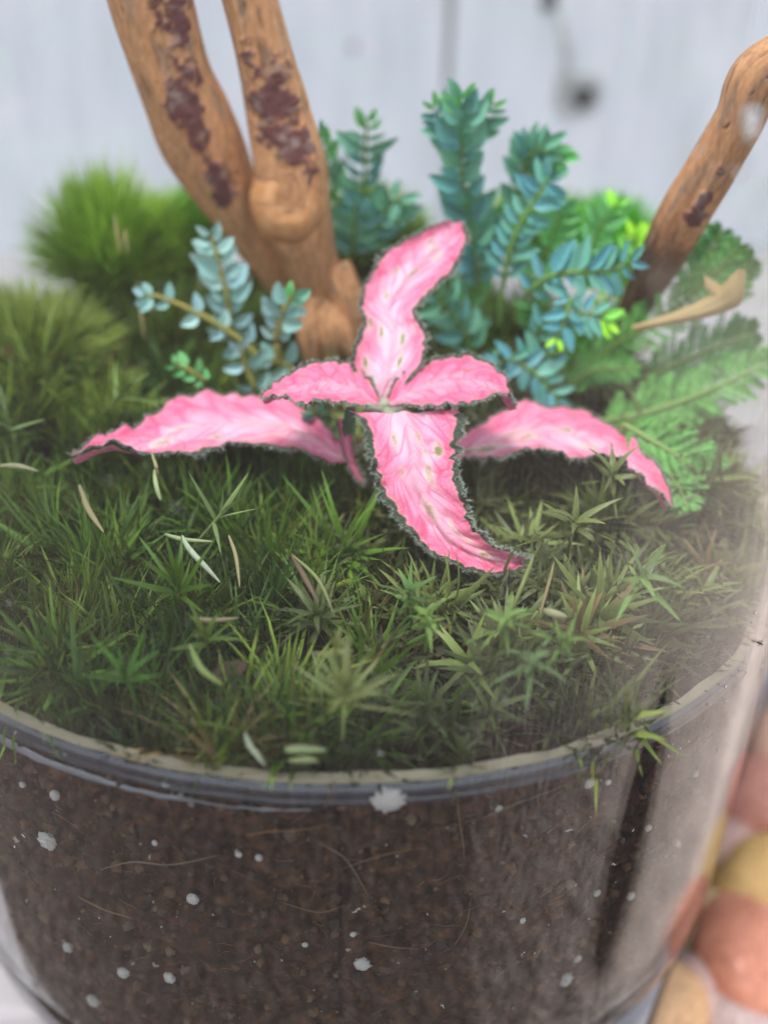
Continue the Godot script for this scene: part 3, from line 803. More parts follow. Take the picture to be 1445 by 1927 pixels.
func sprig(called: String, label: String, category: String, group: String, pts: Array, radius: float, leaf: Vector2, spacing: float, leaves: Array, stem_mat: Material, facing: Vector3, tip_leaves: Array = [], angle := 0.9, bare := 0.1, hide := false) -> void:
	var at: Vector3 = pts[0]
	var t := thing(called, label, category, at, group)
	var local := pts.map(func(p): return p - at)
	var b := Buf.new()
	tube(b, local, [radius, radius * 0.9, radius * 0.5], 7, 18)
	part("stem", b.mesh(stem_mat), t)
	var length := 0.0
	for k in 40:
		length += (spline(local, (k + 1) / 40.0) - spline(local, k / 40.0)).length()
	var count := maxi(3, int(length / (spacing * 0.78)))
	var joined := Buf.new()
	for k in count:
		var f := lerpf(bare, 1.0, k / float(count - 1))
		var p: Vector3 = spline(local, f)
		var tg: Vector3 = (spline(local, f + 0.02) - spline(local, f - 0.02)).normalized()
		var nrm := (facing - tg * facing.dot(tg)).normalized()
		var s := tg.cross(nrm).normalized()
		var grow := lerpf(1.0, 0.62, smoothstep(0.72, 1.0, f)) * lerpf(0.8, 1.0, smoothstep(bare, bare + 0.2, f))
		for w in [-1.0, 1.0]:
			var an := angle * rng.randf_range(0.65, 1.3) * lerpf(1.0, 0.6, smoothstep(0.85, 1.0, f))
			var dir: Vector3 = (tg * cos(an) + s * w * sin(an) + nrm * rng.randf_range(-0.12, 0.3)).normalized()
			var nn: Vector3 = (nrm + s * w * rng.randf_range(-0.1, 0.45) + tg * rng.randf_range(-0.35, 0.15)).normalized()
			var xx := dir.cross(nn).normalized()
			var bs := Basis(xx, dir, xx.cross(dir)).scaled_local(Vector3(leaf.y * rng.randf_range(0.72, 1.0), leaf.x, leaf.x) * grow * rng.randf_range(0.7, 1.15))
			var kit: Array = tip_leaves if not tip_leaves.is_empty() and f > 0.88 else leaves
			part("leaflet", kit[rng.randi() % kit.size()], t, Transform3D(bs, p + s * w * radius * 0.5))


func build_sprigs() -> void:
	var kit := func(colors: Array, rough: float) -> Array:
		var out := []
		for c in colors:
			var m := leafy(c * 2.7, rough, 0.5)
			out.append(oval_leaf(m, 1.0, 1.0, 0.9, rng.randf_range(-0.2, 0.2)))
			out.append(oval_leaf(m, 1.0, 1.0, 0.4, rng.randf_range(-0.3, 0.3)))
		return out
	var teal: Array = kit.call([Color(0.060, 0.175, 0.160), Color(0.075, 0.20, 0.155), Color(0.060, 0.175, 0.195)], 0.45)
	var sea: Array = kit.call([Color(0.065, 0.175, 0.11), Color(0.075, 0.185, 0.13), Color(0.055, 0.155, 0.14)], 0.45)
	var green: Array = kit.call([Color(0.07, 0.22, 0.07), Color(0.09, 0.25, 0.09)], 0.45)
	var lime: Array = kit.call([Color(0.22, 0.42, 0.03), Color(0.14, 0.34, 0.06)], 0.45)
	var grey: Array = kit.call([Color(0.14, 0.23, 0.24), Color(0.17, 0.27, 0.25), Color(0.12, 0.22, 0.20)], 0.5)
	var stem := leafy(Color(0.16, 0.30, 0.06), 0.5, 0.3)
	var ochre := leafy(Color(0.30, 0.27, 0.06), 0.5, 0.3)
	var face := Vector3(0, 0.45, 1)
	var g := "blue green spikemoss sprigs at the back right"
	var c := "spikemoss"
	var L := Vector2(0.0058, 0.0028)
	sprig("spikemoss_sprig", "tallest blue green sprig with a broad fan tip, at the back", c, g, [Vector3(0.0295, 0.1106, -0.0340), Vector3(0.0265, 0.1255, -0.0340), Vector3(0.0239, 0.1388, -0.0330), Vector3(0.0232, 0.1516, -0.0320)], 0.0006, Vector2(0.0068, 0.0044), 0.0024, teal + sea, stem, face, sea + green, 0.85)
	sprig("spikemoss_sprig", "short side sprig leaning left at the tallest sprig's tip", c, g, [Vector3(0.0239, 0.1391, -0.0350), Vector3(0.0215, 0.1442, -0.0350), Vector3(0.0182, 0.1495, -0.0340)], 0.0004, Vector2(0.0050, 0.0026), 0.0020, sea, stem, face, green, 0.8)
	sprig("spikemoss_sprig", "short side sprig leaning right at the tallest sprig's tip", c, g, [Vector3(0.0245, 0.1397, -0.0360), Vector3(0.0266, 0.1449, -0.0360), Vector3(0.0293, 0.1497, -0.0350)], 0.0004, Vector2(0.0050, 0.0026), 0.0020, sea, stem, face, green, 0.8)
	sprig("spikemoss_sprig", "sea green sprig with a drooping fan head, right of the tallest", c, g, [Vector3(0.0325, 0.1134, -0.0380), Vector3(0.0353, 0.1272, -0.0380), Vector3(0.0370, 0.1373, -0.0370), Vector3(0.0392, 0.1408, -0.0360), Vector3(0.0434, 0.1391, -0.0350)], 0.0006, Vector2(0.0056, 0.0028), 0.0021, sea, stem, face, green, 0.95, 0.3)
	sprig("spikemoss_sprig", "short fan of sea green leaflets above the fern like sprig", c, g, [Vector3(0.0372, 0.1322, -0.0390), Vector3(0.0404, 0.1376, -0.0390), Vector3(0.0415, 0.1413, -0.0380)], 0.0005, Vector2(0.0052, 0.0026), 0.002, sea + green, stem, face, [], 0.9)
	sprig("spikemoss_sprig", "fern like sprig with clear paired blue leaflets, rising right of the back pink leaf", c, g, [Vector3(0.0324, 0.1086, -0.0240), Vector3(0.0326, 0.1200, -0.0240), Vector3(0.0342, 0.1283, -0.0250), Vector3(0.0380, 0.1349, -0.0270), Vector3(0.0404, 0.1386, -0.0280)], 0.0006, L, 0.0031, teal, stem, face, sea, 1.15, 0.25)
	sprig("spikemoss_sprig", "bright blue sprig arching right with upright leaflets", c, g, [Vector3(0.0354, 0.1195, -0.0160), Vector3(0.0394, 0.1240, -0.0150), Vector3(0.0446, 0.1256, -0.0140), Vector3(0.0501, 0.1256, -0.0140), Vector3(0.0548, 0.1277, -0.0140)], 0.0006, Vector2(0.0060, 0.0027), 0.0027, teal, stem, face, teal + lime, 1.15, 0.12)
	sprig("spikemoss_sprig", "blue sprig ending in two lime tips, lowest of the right cluster", c, g, [Vector3(0.0373, 0.1116, -0.0140), Vector3(0.0416, 0.1171, -0.0120), Vector3(0.0463, 0.1186, -0.0110), Vector3(0.0513, 0.1175, -0.0100)], 0.0005, Vector2(0.0054, 0.0026), 0.0025, teal, stem, face, lime, 1.05, 0.1)
	sprig("spikemoss_sprig", "short sprig with a lime tip between the blue arch and the lower sprigs", c, g, [Vector3(0.0437, 0.1214, -0.0120), Vector3(0.0427, 0.1181, -0.0100), Vector3(0.0411, 0.1147, -0.0080)], 0.0005, Vector2(0.0046, 0.0024), 0.0022, teal, stem, face, lime, 1.0, 0.05)
	sprig("spikemoss_sprig", "blue sprig running down behind the right small pink leaf", c, g, [Vector3(0.0455, 0.1098, -0.0130), Vector3(0.0391, 0.1095, -0.0110), Vector3(0.0334, 0.1092, -0.0100), Vector3(0.0294, 0.1081, -0.0100)], 0.0005, Vector2(0.0052, 0.0025), 0.0027, teal, stem, face, [], 1.1, 0.1)
	sprig("spikemoss_sprig", "drooping blue sprig above the right long pink leaf", c, g, [Vector3(0.0328, 0.1098, -0.0100), Vector3(0.0370, 0.1075, -0.0090), Vector3(0.0401, 0.1051, -0.0080), Vector3(0.0423, 0.1022, -0.0070)], 0.0005, Vector2(0.0052, 0.0026), 0.0024, teal, stem, face, [], 1.0, 0.05)
	sprig("spikemoss_sprig", "dark sprig in shade beside the back pink leaf", c, g, [Vector3(0.0284, 0.1002, -0.0220), Vector3(0.0259, 0.1073, -0.0220), Vector3(0.0224, 0.1131, -0.0220), Vector3(0.0196, 0.1170, -0.0210)], 0.0005, Vector2(0.0064, 0.0034), 0.0034, sea, stem, face, [], 1.0, 0.1)
	sprig("spikemoss_sprig", "green sprig standing behind the blue arch", c, g, [Vector3(0.0490, 0.1126, -0.0300), Vector3(0.0506, 0.1208, -0.0320), Vector3(0.0527, 0.1271, -0.0330), Vector3(0.0551, 0.1305, -0.0340)], 0.0005, Vector2(0.0050, 0.0026), 0.0022, green, stem, face, lime, 0.95, 0.1)
	sprig("spikemoss_sprig", "fresh lime edged sprig beside the foot of the leaning driftwood", c, g, [Vector3(0.0534, 0.1089, -0.0280), Vector3(0.0559, 0.1153, -0.0280), Vector3(0.0588, 0.1215, -0.0280), Vector3(0.0589, 0.1266, -0.0290)], 0.0005, Vector2(0.0048, 0.0025), 0.0021, green + lime, stem, face, lime, 0.95, 0.1)
	sprig("spikemoss_sprig", "green sprig filling the gap under the fern like sprig", c, g, [Vector3(0.0407, 0.1009, -0.0340), Vector3(0.0408, 0.1130, -0.0340), Vector3(0.0433, 0.1229, -0.0350), Vector3(0.0450, 0.1291, -0.0360)], 0.0005, Vector2(0.0056, 0.003), 0.0024, green, stem, face, [], 1.0, 0.1)
	sprig("spikemoss_sprig", "deep green sprig behind the back pink leaf", c, g, [Vector3(0.0275, 0.0999, -0.0360), Vector3(0.0279, 0.1120, -0.0360), Vector3(0.0297, 0.1208, -0.0370), Vector3(0.0310, 0.1272, -0.0380)], 0.0005, Vector2(0.0056, 0.003), 0.0024, sea + green, stem, face, [], 1.0, 0.1)
	sprig("spikemoss_sprig", "upright blue green sprig close behind the forked driftwood, its tip rising clear of the others", c, g, [Vector3(0.0062, 0.1154, -0.0440), Vector3(0.0059, 0.1247, -0.0440), Vector3(0.0056, 0.1346, -0.0440), Vector3(0.0059, 0.1440, -0.0430)], 0.0006, Vector2(0.0062, 0.0030), 0.0027, sea, stem, face, green, 1.0, 0.05)
	sprig("spikemoss_sprig", "small teal fan low between driftwood and the back pink leaf", c, g, [Vector3(0.0033, 0.1184, -0.0400), Vector3(0.0036, 0.1234, -0.0390), Vector3(0.0038, 0.1288, -0.0380)], 0.0005, Vector2(0.0050, 0.0034), 0.0018, sea, stem, face, [], 1.2, 0.05)
	sprig("spikemoss_sprig", "green sprig leaning against the right side of the driftwood", c, g, [Vector3(0.0017, 0.1157, -0.0460), Vector3(0.0001, 0.1261, -0.0460), Vector3(-0.0020, 0.1339, -0.0460), Vector3(-0.0037, 0.1406, -0.0450)], 0.0005, Vector2(0.0050, 0.0026), 0.0023, green + sea, stem, face, [], 0.9, 0.05)
	sprig("spikemoss_sprig", "teal sprig low right of the driftwood, tip leaning right", c, g, [Vector3(0.0061, 0.1170, -0.0430), Vector3(0.0088, 0.1239, -0.0430), Vector3(0.0119, 0.1283, -0.0420), Vector3(0.0136, 0.1259, -0.0410)], 0.0005, Vector2(0.0054, 0.003), 0.0022, sea, stem, face, [], 1.0, 0.1)
	var s := "grey blue stonecrop stems before the driftwood"
	var sc := "stonecrop"
	var R := Vector2(0.0052, 0.0036)
	sprig("stonecrop_stem", "upright grey blue stem with round leaves, left of the driftwood", sc, s, [Vector3(-0.0213, 0.1086, -0.0200), Vector3(-0.0212, 0.1165, -0.0200), Vector3(-0.0225, 0.1237, -0.0210), Vector3(-0.0239, 0.1296, -0.0220)], 0.0006, R, 0.0026, grey, ochre, face, grey, 1.05, 0.05)
	sprig("stonecrop_stem", "ochre stem lying left with a grey tuft at its end", sc, s, [Vector3(-0.0140, 0.1060, -0.0140), Vector3(-0.0190, 0.1112, -0.0150), Vector3(-0.0258, 0.1157, -0.0160), Vector3(-0.0337, 0.1191, -0.0170), Vector3(-0.0367, 0.1193, -0.0170)], 0.0007, Vector2(0.0042, 0.0030), 0.0048, grey, ochre, face, grey, 1.0, 0.05)
	sprig("stonecrop_stem", "short stem with a green rosette before the driftwood foot", sc, s, [Vector3(-0.0114, 0.1071, -0.0120), Vector3(-0.0117, 0.1128, -0.0120), Vector3(-0.0105, 0.1183, -0.0120), Vector3(-0.0084, 0.1220, -0.0120)], 0.0007, Vector2(0.0046, 0.0036), 0.0026, grey, ochre, face, green + sea, 1.1, 0.35)
	sprig("stonecrop_stem", "low grey stem between the upright one and the left small pink leaf", sc, s, [Vector3(-0.0160, 0.1031, -0.0100), Vector3(-0.0177, 0.1077, -0.0110), Vector3(-0.0187, 0.1117, -0.0110)], 0.0006, R, 0.0036, grey, ochre, face, [], 1.2, 0.05)
	sprig("stonecrop_stem", "grey stem curling behind the left small pink leaf", sc, s, [Vector3(-0.0079, 0.1036, -0.0120), Vector3(-0.0098, 0.1071, -0.0120), Vector3(-0.0128, 0.1083, -0.0120)], 0.0006, R, 0.003, grey, ochre, face, [], 1.2, 0.05)
	sprig("stonecrop_stem", "small green rosette on the moss above the left long pink leaf", sc, s, [Vector3(-0.0251, 0.1072, -0.0060), Vector3(-0.0274, 0.1094, -0.0060), Vector3(-0.0303, 0.1108, -0.0060)], 0.0005, Vector2(0.0030, 0.0022), 0.0018, green, ochre, face, green, 1.2, 0.05)
	sprig("stonecrop_stem", "tiny teal rosette under the left small pink leaf", sc, s, [Vector3(-0.0036, 0.1040, 0.0040), Vector3(-0.0041, 0.1063, 0.0050), Vector3(-0.0045, 0.1085, 0.0060)], 0.0004, Vector2(0.0026, 0.0019), 0.0012, sea, ochre, face, [], 1.3, 0.05)


func frond(label: String, pts: Array, spread: float, color: Color, many_pairs := 30) -> void:
	var count := int(many_pairs * 0.8)
	var at: Vector3 = pts[0]
	var t := thing("fern_frond", label, "fern frond", at, "feathery fern fronds at the right glass")
	var local := pts.map(func(p): return p - at)
	var m := leafy(Color(1, 1, 1), 0.5, 0.5)
	var b := Buf.new()
	tube(b, local, [0.0007, 0.0006, 0.0003], 7, 16)
	part("stem", b.mesh(leafy(Color(0.20, 0.34, 0.08), 0.5, 0.3)), t)
	var p := Buf.new()
	var facing := Vector3(0, 0.8, 0.8)
	for k in count:
		var f := lerpf(0.12, 1.0, k / float(count - 1))
		var q: Vector3 = spline(local, f)
		var tg: Vector3 = (spline(local, f + 0.02) - spline(local, f - 0.02)).normalized()
		var nrm := (facing - tg * facing.dot(tg)).normalized()
		var s := tg.cross(nrm).normalized()
		var len0 := spread * sin(PI * clampf(0.18 + 0.75 * f, 0, 1)) * rng.randf_range(0.7, 1.2)
		for w in [-1.0, 1.0]:
			var axis: Vector3 = (s * w + tg * 0.75 + nrm * rng.randf_range(-0.35, 0.6) + tg * rng.randf_range(-0.25, 0.25)).normalized()
			for j in 9:  # pinnules along each pinna
				var g := (j + 1) / 9.0
				var o := q + axis * len0 * g
				var c := color * rng.randf_range(1.3, 2.6)
				for e in [-1.0, 1.0]:
					blade(p, o, axis + tg * e * 0.9, nrm + axis * 0.5, spread * 0.26 * (1.15 - g * 0.5), spread * 0.075, 0.3, c, 3)
	var o2 := part("leaflets", p.mesh(m), t)
	o2.set_meta("kind", "stuff")


func build_ferns() -> void:
	var a := Color(0.09, 0.235, 0.055)
	var d := Color(0.05, 0.19, 0.04)
	frond("upper fern frond reaching right under the driftwood stick", [Vector3(0.0468, 0.0999, -0.0180), Vector3(0.0540, 0.1071, -0.0180), Vector3(0.0633, 0.1144, -0.0170), Vector3(0.0711, 0.1227, -0.0160), Vector3(0.0759, 0.1296, -0.0160)], 0.0058, a)
	frond("dark fern tip at the top right, beside the driftwood stick", [Vector3(0.0695, 0.1145, -0.0260), Vector3(0.0727, 0.1213, -0.0260), Vector3(0.0753, 0.1279, -0.0260)], 0.0062, d, 20)
	frond("fern tip at the far right edge above the dry leaf", [Vector3(0.0723, 0.1152, -0.0200), Vector3(0.0776, 0.1208, -0.0200), Vector3(0.0819, 0.1251, -0.0200)], 0.0055, a, 20)
	frond("long fern frond running level to the right edge", [Vector3(0.0484, 0.0987, -0.0040), Vector3(0.0572, 0.1010, -0.0030), Vector3(0.0669, 0.1045, -0.0030), Vector3(0.0762, 0.1090, -0.0030), Vector3(0.0839, 0.1123, -0.0040)], 0.0065, a, 34)
	frond("dark broad fern frond below the dry leaf", [Vector3(0.0608, 0.1010, -0.0160), Vector3(0.0694, 0.1063, -0.0150), Vector3(0.0768, 0.1103, -0.0140), Vector3(0.0833, 0.1131, -0.0130)], 0.0068, d, 26)
	frond("fern frond hanging behind the tip of the right long pink leaf", [Vector3(0.0509, 0.1074, 0.0100), Vector3(0.0571, 0.1054, 0.0140), Vector3(0.0625, 0.1029, 0.0170), Vector3(0.0670, 0.0985, 0.0190)], 0.0066, Color(0.075, 0.23, 0.045), 26)
	frond("short fern frond beside the drooping blue sprig", [Vector3(0.0457, 0.0999, -0.0140), Vector3(0.0504, 0.1046, -0.0140), Vector3(0.0586, 0.1051, -0.0130)], 0.0042, a, 18)
	frond("upright green fern shoot between blue sprigs and driftwood foot", [Vector3(0.0483, 0.0988, -0.0200), Vector3(0.0477, 0.1048, -0.0200), Vector3(0.0460, 0.1107, -0.0200)], 0.0040, Color(0.08, 0.28, 0.02), 16)
	frond("low fern frond at the right glass, lowest", [Vector3(0.0549, 0.1030, 0.0120), Vector3(0.0589, 0.1020, 0.0190), Vector3(0.0604, 0.1002, 0.0260)], 0.0050, a, 18)
	# the dry leaf caught in the fronds
	var b := Buf.new()
	var L := [Vector3(0.0555, 0.1164, -0.0100), Vector3(0.0644, 0.1210, -0.0080), Vector3(0.0695, 0.1249, -0.0070), Vector3(0.0714, 0.1279, -0.0060), Vector3(0.0732, 0.1300, -0.0060)]
	var R := [Vector3(0.0564, 0.1158, -0.0090), Vector3(0.0662, 0.1195, -0.0060), Vector3(0.0715, 0.1216, -0.0050), Vector3(0.0742, 0.1242, -0.0040), Vector3(0.0741, 0.1300, -0.0050)]
	b.grid(sheet_rows(L, R, 24, 9, 0.0012, 0.0004), [], false, true)
	b.grid(sheet_rows([Vector3(0.0671, 0.1276, -0.0090), Vector3(0.0695, 0.1265, -0.0080), Vector3(0.0719, 0.1251, -0.0070)], [Vector3(0.0673, 0.1259, -0.0070), Vector3(0.0696, 0.1238, -0.0060), Vector3(0.0714, 0.1235, -0.0050)], 14, 7, 0.0008, 0.0003), [], false, true)
	single("dry_leaf", b.mesh(leafy(Color(0.52, 0.38, 0.18), 0.7, 0.4)), "curled straw coloured dry leaf caught in the fern fronds at the right", "dry leaf")


# rows between a left and a right edge, bulging along their own normal, with wavy margins
func sheet_rows(L: Array, R: Array, rows_n: int, cols_n: int, bulge: float, ripple: float, waves := 9.0, seed_at := 0.0, lobes := 0.0) -> Array:
	var rows := []
	for r in rows_n + 1:
		var t := r / float(rows_n)
		var l: Vector3 = spline(L, t)
		var q: Vector3 = spline(R, t)
		var l2: Vector3 = spline(L, minf(t + 0.02, 1))
		var q2: Vector3 = spline(R, minf(t + 0.02, 1))
		var l0: Vector3 = spline(L, maxf(t - 0.02, 0))
		var q0: Vector3 = spline(R, maxf(t - 0.02, 0))
		var along := ((l2 + q2) - (l0 + q0)).normalized()
		var across := q - l
		var nrm := across.cross(along).normalized()
		var width := across.length()
		var row := PackedVector3Array()
		for k in cols_n + 1:
			var u := k / float(cols_n)
			var e := absf(2 * u - 1)
			var side := -1.0 if u < 0.5 else 1.0
			var edge := smoothstep(0.55, 1.0, e)
			var wv := fine.get_noise_2d(t * waves * 60 + side * 400 + seed_at * 70, 9.0 * side) + 0.5 * fine.get_noise_2d(t * waves * 160 + side * 300, seed_at * 50)
			var p := l + across * (0.5 + (u - 0.5) * (1.0 + lobes * edge * (fine.get_noise_2d(t * waves * 90 + side * 250 + seed_at * 31, 77) + 0.6 * fine.get_noise_2d(t * waves * 260 + side * 150, seed_at * 20))))
			p += nrm * (bulge * (1 - e * e) - bulge * 0.45 * exp(-pow((u - 0.5) / 0.06, 2.0)) * minf(1.0, 2.5 * (1 - t)) + ripple * edge * wv * minf(1.0, width / 0.006))
			p += nrm * 0.00016 * minf(1.0, width / 0.006) * (sin((t - e * 0.12) * 58.0 + seed_at) * smoothstep(0.05, 0.3, e) + 0.8 * fine.get_noise_2d(u * 700 + seed_at * 60, t * 1500))
			row.append(p)
		rows.append(row)
	return rows


# ---------- the pink plant ----------
func leaf_texture(seed_no: int, w_left: float, w_right: float, base_pale: float, spots: Array, red: float) -> Array:
	var W := 288
	var H := 640
	var data := PackedByteArray()
	data.resize(W * H * 3)
	var hd := PackedByteArray()
	hd.resize(W * H)
	var off := seed_no * 41.0
	for j in H:
		var v := j / float(H - 1)
		for i in W:
			var u := i / float(W - 1)
			var x := (u - 0.5) * 2.0
			var e := absf(x)
			# veins leave the midrib at a slant; the cells between them are drawn out along the blade
			var slant := v - e * 0.26
			var wob := 0.075 * fine.get_noise_2d(u * 170 + off, v * 190)
			var f := absf(fposmod((slant + wob) * 7.0 + (0.5 if x < 0 else 0.0), 1.0) - 0.5) * 2.0
			var vein := smoothstep(0.84, 1.0, f) * (0.8 - 0.35 * e) * clampf(0.8 + 1.2 * fine.get_noise_2d(u * 330 + off, v * 240 + 500), 0.15, 1.0)
			var cd := 1.0 + cell.get_noise_2d((u * 34 + wob * 60) + off, (slant + wob * 0.8) * 104)
			vein = maxf(vein, 0.5 * (1.0 - smoothstep(0.0, 0.2, cd)))
			var fz := fine.get_noise_2d(u * 4000 + off, v * 9000)
			var md := fine.get_noise_2d(u * 260 + off, v * 420)
			var mid := exp(-pow(x / 0.11, 2.0)) * (1.0 - 0.6 * v)
			var pale := Color(0.98, 0.78, 0.86)
			var pink := Color(0.95, 0.43, 0.585)
			var deep := Color(0.90, 0.25, 0.45)
			var c := pale.lerp(pink, clampf(0.26 + red + 0.75 * smoothstep(0.2, 0.75, e) + 0.25 * v + 0.45 * md - 0.5 * base_pale * (1 - v), 0, 1))
			c = c.lerp(pale, clampf(0.35 + fz * 1.2, 0, 0.5) * (1 - vein) * 0.7)
			c = c.lerp(deep, vein * (0.80 + 0.3 * red) * (1.0 - 0.55 * base_pale * (1.0 - v)))
			c = c.lerp(Color(0.96, 0.68, 0.75), mid * 0.7)
			for s in spots:
				var dx: float = (x - s[0]) / (s[2] * 0.75)
				var dy: float = (v - s[1] - (x - s[0]) * 0.1 * signf(x)) / (s[3] * 1.25)
				var dd := sqrt(dx * dx + dy * dy) + 0.9 * fz + 0.8 * md
				if dd < 2.1:
					c = c.lerp(Color(0.93, 0.86, 0.78), (1.0 - smoothstep(1.0, 2.1, dd)) * (0.42 if s[2] > 0.05 else 0.0))
					c = c.lerp(Color(0.46, 0.53, 0.28), (1.0 - smoothstep(0.35, 1.05, dd)) * s[4] * 0.95)
			var band := w_left if x < 0 else w_right
			band *= 1.0 + 0.55 * fine.get_noise_2d(v * 420 + off, signf(x) * 40) + 0.45 * fine.get_noise_2d(v * 1600 + off, signf(x) * 90 + e * 150)
			band *= smoothstep(0.0, 0.04, v)
			var dark := smoothstep(1.0 - band, 1.0 - band * 0.82, e + 0.02 * fz)
			c = c.lerp(Color(0.90, 0.66, 0.62), smoothstep(1.0 - band * 1.7, 1.0 - band, e) * 0.45)
			var dk := Color(0.20, 0.25, 0.19).lerp(Color(0.33, 0.37, 0.30), clampf(fz * 1.5 + 0.3, 0, 1))
			c = c.lerp(dk, dark)
			var o := (j * W + i) * 3
			data[o] = int(clampf(c.r, 0, 1) * 255)
			data[o + 1] = int(clampf(c.g, 0, 1) * 255)
			data[o + 2] = int(clampf(c.b, 0, 1) * 255)
			hd[j * W + i] = int(clampf(0.6 - 0.35 * vein + 0.35 * fz - 0.2 * mid, 0, 1) * 255)
	return [ImageTexture.create_from_image(Image.create_from_data(W, H, false, Image.FORMAT_RGB8, data)), ImageTexture.create_from_image(Image.create_from_data(W, H, false, Image.FORMAT_L8, hd))]


func leaf_material(tex: Array) -> StandardMaterial3D:
	var m := StandardMaterial3D.new()
	m.albedo_texture = tex[0]
	m.texture_repeat = false
	m.roughness = 0.55
	m.metallic_specular = 0.4
	m.heightmap_enabled = true
	m.heightmap_texture = tex[1]
	m.heightmap_scale = 0.016
	m.backlight_enabled = true
	m.backlight = Color(0.35, 0.35, 0.35)
	m.rim_enabled = true
	m.rim = 0.25
	return m


func pink_leaf(plant: Node3D, label: String, m: Material, L: Array, R: Array, bulge: float, ripple: float, waves: float, lobes: float, seed_at: float, hairs: int) -> void:
	var rows := sheet_rows(L, R, 150, 44, bulge, ripple, waves, seed_at, lobes)
	var b := Buf.new()
	b.grid(rows, [], false, true, false)
	# the underside, a third of a millimetre below
	var under := []
	var w: int = rows[0].size()
	for r in rows.size():
		var row := PackedVector3Array()
		for k in w:
			var e := absf(2.0 * k / (w - 1) - 1)
			row.append(rows[r][k] - b.n[r * w + k] * 0.00028 * (1.0 - 0.85 * e * e * e))
		under.append(row)
	b.grid(under, [], false, true, true)
	var leaf := part("leaf", b.mesh(m), plant)
	leaf.set_meta("label", label)
	# crinkled pale hairs along both margins
	var h := Buf.new()
	for k in hairs:
		var r := rng.randi_range(4, rows.size() - 2)
		var end := 0 if rng.randf() < 0.5 else w - 1
		var p: Vector3 = rows[r][end]
		var inner: Vector3 = rows[r][end + (3 if end == 0 else -3)]
		p = p.lerp(rows[r + 1][end], rng.randf())
		p = p.lerp(inner, rng.randf() * 0.35)
		var out := (p - inner).normalized()
		var nrm: Vector3 = b.n[r * w + end]
		var al: Vector3 = (rows[r + 1][end] - rows[r][end]).normalized()
		var d := (out * rng.randf_range(-0.1, 1.0) + nrm * rng.randf_range(-0.4, 0.9) + al * rng.randf_range(-1.0, 1.0)).normalized()
		var len0 := rng.randf_range(0.0003, 0.0009)
		var curl := (al * rng.randf_range(-1, 1) + nrm * rng.randf_range(-1, 1)) * len0 * 0.6
		tube(h, [p, p + d * len0 * 0.5 + curl * 0.5, p + d * len0 * 0.8 - curl * 0.3, p + d * len0 + curl], [0.00004, 0.000045, 0.00004, 0.00002], 3, 5, Color.WHITE * rng.randf_range(0.7, 1.1))
	var hm := leafy(Color(0.52, 0.58, 0.50), 0.6, 0.4)
	part("hair_fringe", h.mesh(hm), leaf).set_meta("kind", "stuff")


